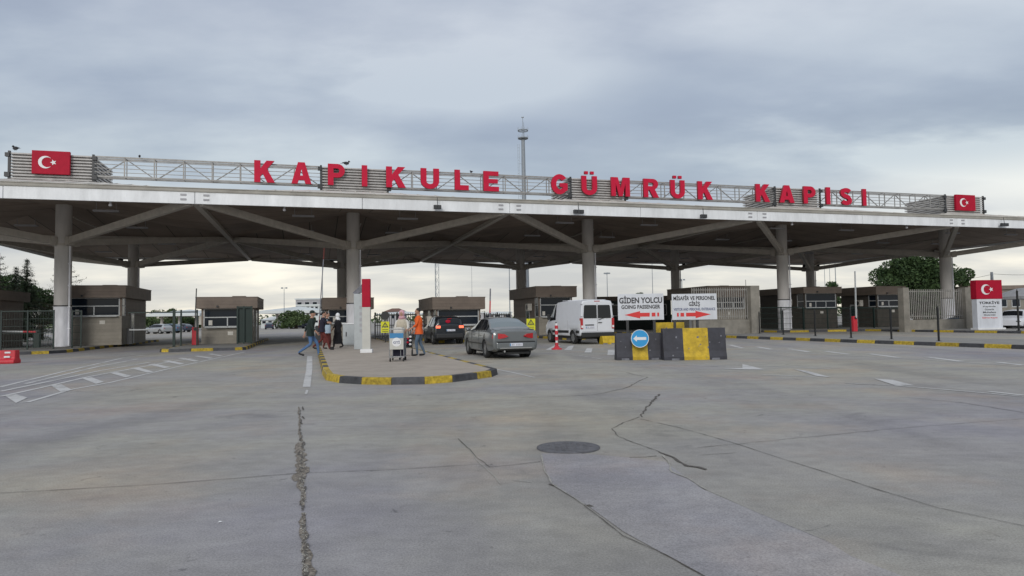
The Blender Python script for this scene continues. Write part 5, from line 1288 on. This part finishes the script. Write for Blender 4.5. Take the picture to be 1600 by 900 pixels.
# ---------------------------------------------------------------- trees
def leafball(m, c, r, n, s, rnd, mi=0, flatz=1.0):
    for _ in range(n):
        while True:
            d = Vector((rnd.uniform(-1, 1), rnd.uniform(-1, 1), rnd.uniform(-1, 1)))
            if .02 < d.length <= 1: break
        d = d.normalized() * (d.length ** .4); p = Vector(c) + Vector((d.x * r, d.y * r, d.z * r * flatz))
        nrm = Vector((rnd.gauss(0, 1), rnd.gauss(0, 1), rnd.gauss(.5, 1))).normalized(); u = nrm.orthogonal().normalized(); a = rnd.uniform(0, 6.28)
        u = (u * math.cos(a) + nrm.cross(u) * math.sin(a)); v = nrm.cross(u); k = s * rnd.uniform(.6, 1.3)
        m.v += [tuple(p - u * k), tuple(p - v * k * .45), tuple(p + u * k), tuple(p + v * k * .45)]; o_ = len(m.v) - 4; m.f.append([o_, o_ + 1, o_ + 2, o_ + 3]); m.m.append(mi); m.s.append(False)
def broadleaf(p, h, w, lab, seed, n=26, leaves=420, ls=.16, mt='leaf', trunk_h=.3, cat='tree', grp=None):
    rnd = random.Random(seed); o = thing('broadleaf_tree', p, 0, lab, cat, grp); tm = MB(); th = h * trunk_h
    tm.tube((0, 0, 0), (.1, 0, th), w * .05 + .08, w * .035 + .05, 10); cr_ = MB()
    for i in range(n):
        a = rnd.uniform(0, 6.28); t = rnd.random(); zz = th * .9 + (h - th) * (.08 + .80 * t); rr = w * .5 * math.sin(math.pi * (.22 + .70 * t)) * rnd.uniform(.30, 1.10)
        zz += rnd.uniform(-.06, .05) * h; c = (rr * math.cos(a), rr * math.sin(a), zz); tm.tube((.1, 0, th * .95), c, w * .015 + .03, .02, 6)
        leafball(cr_, c, w * rnd.uniform(.07, .19), leaves, ls, rnd, flatz=.8)
    tm.build('trunk', 'bark', o); cr_.build('crown', mt, o); return o
def conifer(p, h, w, lab, seed, grp=None, dens=1.0, sparse=False):
    rnd = random.Random(seed); o = thing('conifer_tree', p, 0, lab, 'tree', grp); tm = MB(); cr_ = MB()
    tm.tube((0, 0, 0), (0, 0, h * .98), .04 * h * .5 + .04, .015, 8)
    z = h * .08
    while z < h * .97:
        f = 1 - z / h; R_ = w / 2 * (f ** .8) * rnd.uniform(.75, 1.1); nb = max(4, int(9 * (.4 + f) * dens))
        for b in range(nb):
            a = 6.28 * b / nb + rnd.uniform(-.3, .3); R2 = R_ * rnd.uniform(.65, 1.12); tip = Vector((math.cos(a) * R2, math.sin(a) * R2, z + R2 * (.28 if sparse else -.12) + rnd.uniform(-.1, .1)))
            tm.tube((0, 0, z), tip, .02, .006, 4); k = max(5, int(R2 * (9 if sparse else 16)))
            for q_ in range(k):
                t = (q_ + .5) / k; c = Vector((0, 0, z)).lerp(tip, t); sp_ = .10 + .22 * (1 - t) * R2
                for _ in range(4 if sparse else 6):
                    pc_ = c + Vector((rnd.gauss(0, sp_ * .5), rnd.gauss(0, sp_ * .5), rnd.gauss(-.04, .09)))
                    d = (tip - Vector((0, 0, z))).normalized() + Vector((rnd.gauss(0, .5), rnd.gauss(0, .5), rnd.gauss(0, .35))); d.normalize(); s2 = d.cross(Vector((0, 0, 1))).normalized() * .035; L_ = rnd.uniform(.10, .24)
                    cr_.v += [tuple(pc_ - s2), tuple(pc_ + s2), tuple(pc_ + d * L_)]; o_ = len(cr_.v) - 3; cr_.f.append([o_, o_ + 1, o_ + 2]); cr_.m.append(0); cr_.s.append(False)
        z += h * .035 * rnd.uniform(.8, 1.3) * (1.5 if sparse else 1)
    tm.build('trunk', 'bark', o); cr_.build('crown', 'needle', o); return o
def gnd(u, Y): q = atY(u, 500, Y); return Vector((q.x, q.y, 0))
def ht(u, v, Y): return atY(u, v, Y).z
GC = 'conifers behind the left booths'
conifer(gnd(41, 62), ht(41, 403, 62), 5.0, 'tall pointed dark conifer left of the leftmost big column', 11, GC, dens=1.3)
conifer(gnd(24, 66), ht(24, 414, 66), 4.6, 'shorter pointed conifer left of the tallest one', 12, GC, dens=1.3)
conifer(gnd(103, 60), ht(103, 398, 60), 7.0, 'sparse conifer with upswept branches behind the leftmost big column', 13, GC, sparse=True)
conifer(gnd(-2, 64), ht(-2, 392, 64), 6.0, 'conifer cut by the left edge of the picture', 14, GC, sparse=True)
broadleaf(gnd(12, 70), ht(12, 428, 70), 7.5, 'bushy dark tree low between the conifers at the left edge', 21, 20, 520, .17)
broadleaf(gnd(62, 72), ht(62, 452, 72), 6.5, 'low bushy tree filling the gap left of the leftmost big column', 22, 18, 480, .17)
Yt = 88
broadleaf(gnd(1434, Yt), ht(1434, 398, Yt), 10.8, 'broad dense dark tree rising behind the right booths', 31, 54, 600, .20, trunk_h=.14)
broadleaf(gnd(1485, Yt + 2), ht(1485, 408, Yt + 2), 6.0, 'smaller tree attached to the right side of the broad dark tree', 32, 20, 600, .20, trunk_h=.2)
broadleaf(gnd(1300, 110), ht(1300, 441, 110), 5.0, 'small spiky treetop above the dark booths', 33, 12, 260, .22, trunk_h=.5)
for i, (u, v, Y, w, lab) in enumerate(((920, 470, 120, 4.5, 'round tree behind the white van'), (1001, 452, 150, 3.2, 'small treetop above the left direction sign'), (268, 477, 170, 3, 'narrow cypress above the far white canopy'),
                                    (262, 492, 175, 14, 'bright green tree row under the far canopy left of the lone booth'), (440, 497, 190, 9, 'green tree under the far canopy behind the parked silver car'), (462, 488, 150, 8, 'light green tree left of the walking group'), (300, 494, 180, 8, 'green tree beyond the red barrier box'))):
    broadleaf(gnd(u, Y), ht(u, v, Y), w, lab, 50 + i, 14, 260, .28, 'leaf_far', trunk_h=.2, grp='trees far behind the lanes')
# distant tree line closing the horizon
tl = MB(); rnd = random.Random(9)
for i in range(150):
    a = -1.0 + 2.0 * i / 149 + rnd.uniform(-.01, .01); D = rnd.uniform(420, 620); c = (D * math.sin(a), D * math.cos(a), rnd.uniform(1, 3)); leafball(tl, c, rnd.uniform(5, 9), 90, 1.5, rnd, flatz=.7)
tag(tl.build('distant_trees', 'leaf_far'), 'far belt of trees along the horizon behind the border station', 'trees', kind='stuff')

# ---------------------------------------------------------------- far canopies, buildings and masts
def far_canopy(u0, u1, v_roof, v_bot, Y, lab, np_=3, hip=True, dep=16):
    a, b = gnd(u0, Y), gnd(u1, Y); w = b.x - a.x; um = (u0 + u1) / 2; zb, zt = ht(um, v_bot, Y), ht(um, v_roof, Y); th = (zt - zb)
    o = thing('far_canopy', (a.x, Y, 0), 0, lab, 'canopy', 'white canopies far behind the lanes')
    MB().box(0, w, 0, .3, zb, zb + th * .45).box(0, w, dep - .3, dep, zb, zb + th * .45).box(0, .3, .31, dep - .31, zb, zb + th * .45).box(w - .3, w, .31, dep - .31, zb, zb + th * .45).build('fascia', 'far_white', o)
    MB().box(.3, w - .3, .31, dep - .31, zb + .05, zb + .2).build('soffit', 'soffit', o)
    m = MB(); n = max(1, round(w / 14))
    for i in range(n):
        x0, x1 = w * i / n, w * (i + 1) / n; z0 = zb + th * .45; c = ((x0 + x1) / 2, dep / 2, zt + th * .25)
        for p_, q_ in (((x0, 0), (x1, 0)), ((x1, 0), (x1, dep)), ((x1, dep), (x0, dep)), ((x0, dep), (x0, 0))): m.quad((p_[0], p_[1], z0), (q_[0], q_[1], z0), c)
    m.build('roof', 'far_white', o)
    for i in range(np_): x = w * (i + .5) / np_; MB().tube((x, 3, 0), (x, 3, zb + .1), .3, .3, 12).build('column', 'column', o)
far_canopy(228, 312, 485, 494, 150, 'white roofed canopy far behind, left of the lone low booth', 3)
far_canopy(402, 500, 480, 489.5, 160, 'white hipped canopy far behind, between the lone booth and the walkers', 2)
far_canopy(588, 660, 487, 492, 150, 'white edged canopy far behind the black railing gate', 3)
far_canopy(757, 800, 487, 492, 150, 'pale canopy far behind, right of the green glass booth', 2)
def far_building(u0, u1, vt, Y, dep, lab, rows_=2, cols=6, wallm='far_grey', roofm='far_white', pitched=False):
    a, b = gnd(u0, Y), gnd(u1, Y); w = b.x - a.x; z = ht((u0 + u1) / 2, vt, Y); o = thing('far_building', (a.x, Y, 0), 0, lab, 'building', 'buildings far behind the lanes')
    MB().box(0, w, 0, dep, 0, z).build('wall', wallm, o)
    if pitched:
        m = MB(); e = .4; zr = z + min(w, dep) * .2; m.add([(-e, -e, z), (w + e, -e, z), (w + e, dep + e, z), (-e, dep + e, z), (w * .3, dep / 2, zr), (w * .7, dep / 2, zr)], [(0, 1, 5, 4), (1, 2, 5), (2, 3, 4, 5), (3, 0, 4), (0, 3, 2, 1)]); m.build('roof', roofm, o)
    else: MB().box(-.3, w + .3, -.3, dep + .3, z, z + .5).build('roof', roofm, o)
    for r_ in range(rows_):
        for c in range(cols):
            x = w * (c + .5) / cols; zz = z * (r_ + .35) / rows_ + .4; f = MB().box(x - w / cols * .32, x + w / cols * .32, -.06, .05, zz, zz + z / rows_ * .4).build('window', 'frame_white', o)
            MB().box(x - w / cols * .28, x + w / cols * .28, -.08, -.061, zz + .12, zz + z / rows_ * .4 - .12).build('pane', 'glass', f)
    return o
far_building(464, 505, 478, 215, 20, 'pale office building with a window row above the walkers', 3, 6, 'far_white')
far_building(462, 510, 468, 245, 20, 'higher grey building block behind the pale office building', 2, 4, 'far_grey')
far_building(408, 436, 500, 172, 8, 'white gabled tent house under the far canopy', 1, 3, 'far_white', 'far_white', True)
far_building(600, 628, 487, 300, 14, 'distant low building with a brown roof above the railing gate', 1, 3, 'far_grey', 'tile', True)
far_building(725, 800, 489, 280, 14, 'distant low grey building right of the green glass booth', 1, 5, 'far_grey', 'far_white')
far_building(1516, 1640, 452, 88, 12, 'long low building with a dark eave at the right edge', 1, 6, 'grey_wall', 'clad')
far_building(935, 1049, 470, 75, 10, 'dark green flat roofed building behind the two direction signs', 1, 3, 'green_steel', 'clad')
# white pavilion at the right edge
q = gnd(1612, 62); pv = thing('pavilion_tent', q, .2, 'white peaked pavilion tent with a dark band at the right edge', 'tent')
zb_, zt_ = ht(1600, 463, 62), ht(1600, 450, 62); wv_ = 2.2
m = MB()
for a_, b_ in (((-wv_, -wv_), (wv_, -wv_)), ((wv_, -wv_), (wv_, wv_)), ((wv_, wv_), (-wv_, wv_)), ((-wv_, wv_), (-wv_, -wv_))):
    m.quad((a_[0], a_[1], zb_), (b_[0], b_[1], zb_), (b_[0] * .3, b_[1] * .3, zt_), (a_[0] * .3, a_[1] * .3, zt_)); m.quad((a_[0], a_[1], zb_ - .25), (b_[0], b_[1], zb_ - .25), (b_[0], b_[1], zb_), (a_[0], a_[1], zb_))
m.quad((-wv_ * .3, -wv_ * .3, zt_), (wv_ * .3, -wv_ * .3, zt_), (wv_ * .3, wv_ * .3, zt_), (-wv_ * .3, wv_ * .3, zt_)); m.build('roof', 'sign_white', pv)
MB().box(-wv_ + .1, wv_ - .1, -wv_ + .1, -wv_ + .2, .0, zb_ - .2).build('wall_sheet', 'far_grey', pv); MB().box(-wv_ + .08, wv_ - .08, -wv_ + .05, -wv_ + .098, zb_ - 1.0, zb_ - .6).build('dark_band', 'navy_paint', pv)
for x in (-wv_, wv_): MB().tube((x, -wv_, 0), (x, -wv_, zb_), .05).build('pole', 'steel', pv)
# telecom tower
Yt = 125; q = gnd(822, Yt); zt = ht(822, 183, Yt)
tw = thing('telecom_tower', q, 0, 'tall grey mast with two ring platforms and a side ladder behind the sign', 'mast')
z2 = ht(822, 218, Yt)
MB().tube((0, 0, 0), (0, 0, z2), .56, .33, 16).build('shaft', 'mast', tw)
m = MB(); m.tube((0, 0, z2), (0, 0, zt), .07, .04, 8); m.box(-.25, .25, -.1, .1, zt - .1, zt + .05)
m.tube((.18, 0, z2), (.18, 0, zt - 1.0), .03, .03, 6); m.build('spike', 'mast', tw)
for v_, r_ in ((216, .95), (204, .95)):
    z = ht(822, v_, Yt); m = MB(); m.lathe([(r_ - .1, z - .10), (r_, z - .10), (r_, z + .08), (r_ - .1, z + .08), (r_ - .1, z - .10)], 24, caps=False)
    for i in range(8): a = i * math.pi / 4; m.bar((0, 0, z), (math.cos(a) * r_, math.sin(a) * r_, z), .05, .05)
    if v_ == 216: m.lathe([(r_ - .1, z - .05), (r_ - .1, z - .02)], 24)
    for i in range(10): a = i * math.pi / 5; m.bar((math.cos(a) * r_, math.sin(a) * r_, z), (math.cos(a) * r_, math.sin(a) * r_, z + .55), .05, .05)
    m.build('platform', 'mast', tw)
m = MB(); zl = ht(822, 225, Yt)
for x in (-1.0, -.7): m.bar((x, 0, 0), (x, 0, zl), .05, .05)
for i in range(int(zl / .6)): m.bar((-1.0, 0, i * .6), (-.7, 0, i * .6), .03, .03)
for i in range(0, int(zl), 3): m.bar((-.7, 0, i), (-.3, 0, i), .05, .05)
m.build('ladder', 'mast', tw)
def lattice(u, vt, Y, lab, w=.5, grp='slim masts far behind the lanes'):
    q = gnd(u, Y); z = ht(u, vt, Y); o = thing('lattice_mast', q, .3, lab, 'mast', grp); m = MB()
    C_ = [(w / 2, 0), (-w / 4, w * .43), (-w / 4, -w * .43)]
    for c in C_: m.bar((c[0], c[1], 0), (c[0], c[1], z), .07, .07)
    n = int(z / 1.2)
    for i in range(n):
        for k in range(3): a, b = C_[k], C_[(k + 1) % 3]; m.bar((a[0], a[1], z * i / n), (b[0], b[1], z * (i + 1) / n), .035, .035)
    m.build('lattice', 'mast', o); return o
def pole(u, vt, Y, lab, r=.09, head=0, arm=False, grp='slim poles far behind the lanes'):
    q = gnd(u, Y); z = ht(u, vt, Y); o = thing('lamp_pole', q, 0, lab, 'pole', grp); MB().tube((0, 0, 0), (0, 0, z), r, r * .5, 8).build('shaft', 'mast', o)
    if head:
        m = MB()
        for i in range(head): a = 6.28 * i / head; m.box(math.cos(a) * .5 - .2, math.cos(a) * .5 + .2, math.sin(a) * .5 - .15, math.sin(a) * .5 + .15, z - .3, z)
        m.build('lamp_head', 'mast', o)
lattice(683, 385, 120, 'lattice mast seen between the second and third big columns', .8)
pole(504, 395, 90, 'thin tall pole just left of the second big column', .07)
pole(444, 449, 160, 'faint pole above the far hipped canopy', .1, 2)
pole(738, 410, 160, 'thin pole right of the lattice mast', .06)
pole(797, 395, 110, 'thin pole left of the tower foot under the roof', .10)
pole(826, 385, 130, 'thicker pole beside the tower foot under the roof', .3)
pole(950, 426, 150, 'pole with lamp heads above the van roof', .12, 4)
pole(1021, 400, 140, 'thin pole above the left direction sign', .09)
pole(1067, 436, 150, 'short pole with antennas above the right direction sign', .15, 3)
pole(1167, 437, 60, 'short thin pole above the white bar fence', .04)
for u, l in ((1291, 'left one of three thin poles above the dark booths'), (1299, 'middle one of three thin poles above the dark booths'), (1308, 'right one of three thin poles above the dark booths')): pole(u, 410, 120 + (u - 1290), l, .07 if u < 1305 else .14)
pole(1553, 425, 70, 'stub pole rising above the flag sign', .24)
# overhead wire on the right
m = MB(); pts = [atY(1250, 458, 72), atY(1400, 444, 72), atY(1553, 428, 70), atY(1700, 418, 68)]
for a_, b_ in zip(pts, pts[1:]):
    n = 8
    for i in range(n):
        f = lambda t: a_.lerp(b_, t) - Vector((0, 0, .35 * 4 * t * (1 - t))); m.tube(f(i / n), f((i + 1) / n), .02, .02, 4)
tag(m.build('overhead_wire', 'black_steel'), 'thin overhead wire sagging past the stub pole on the right', 'wire')
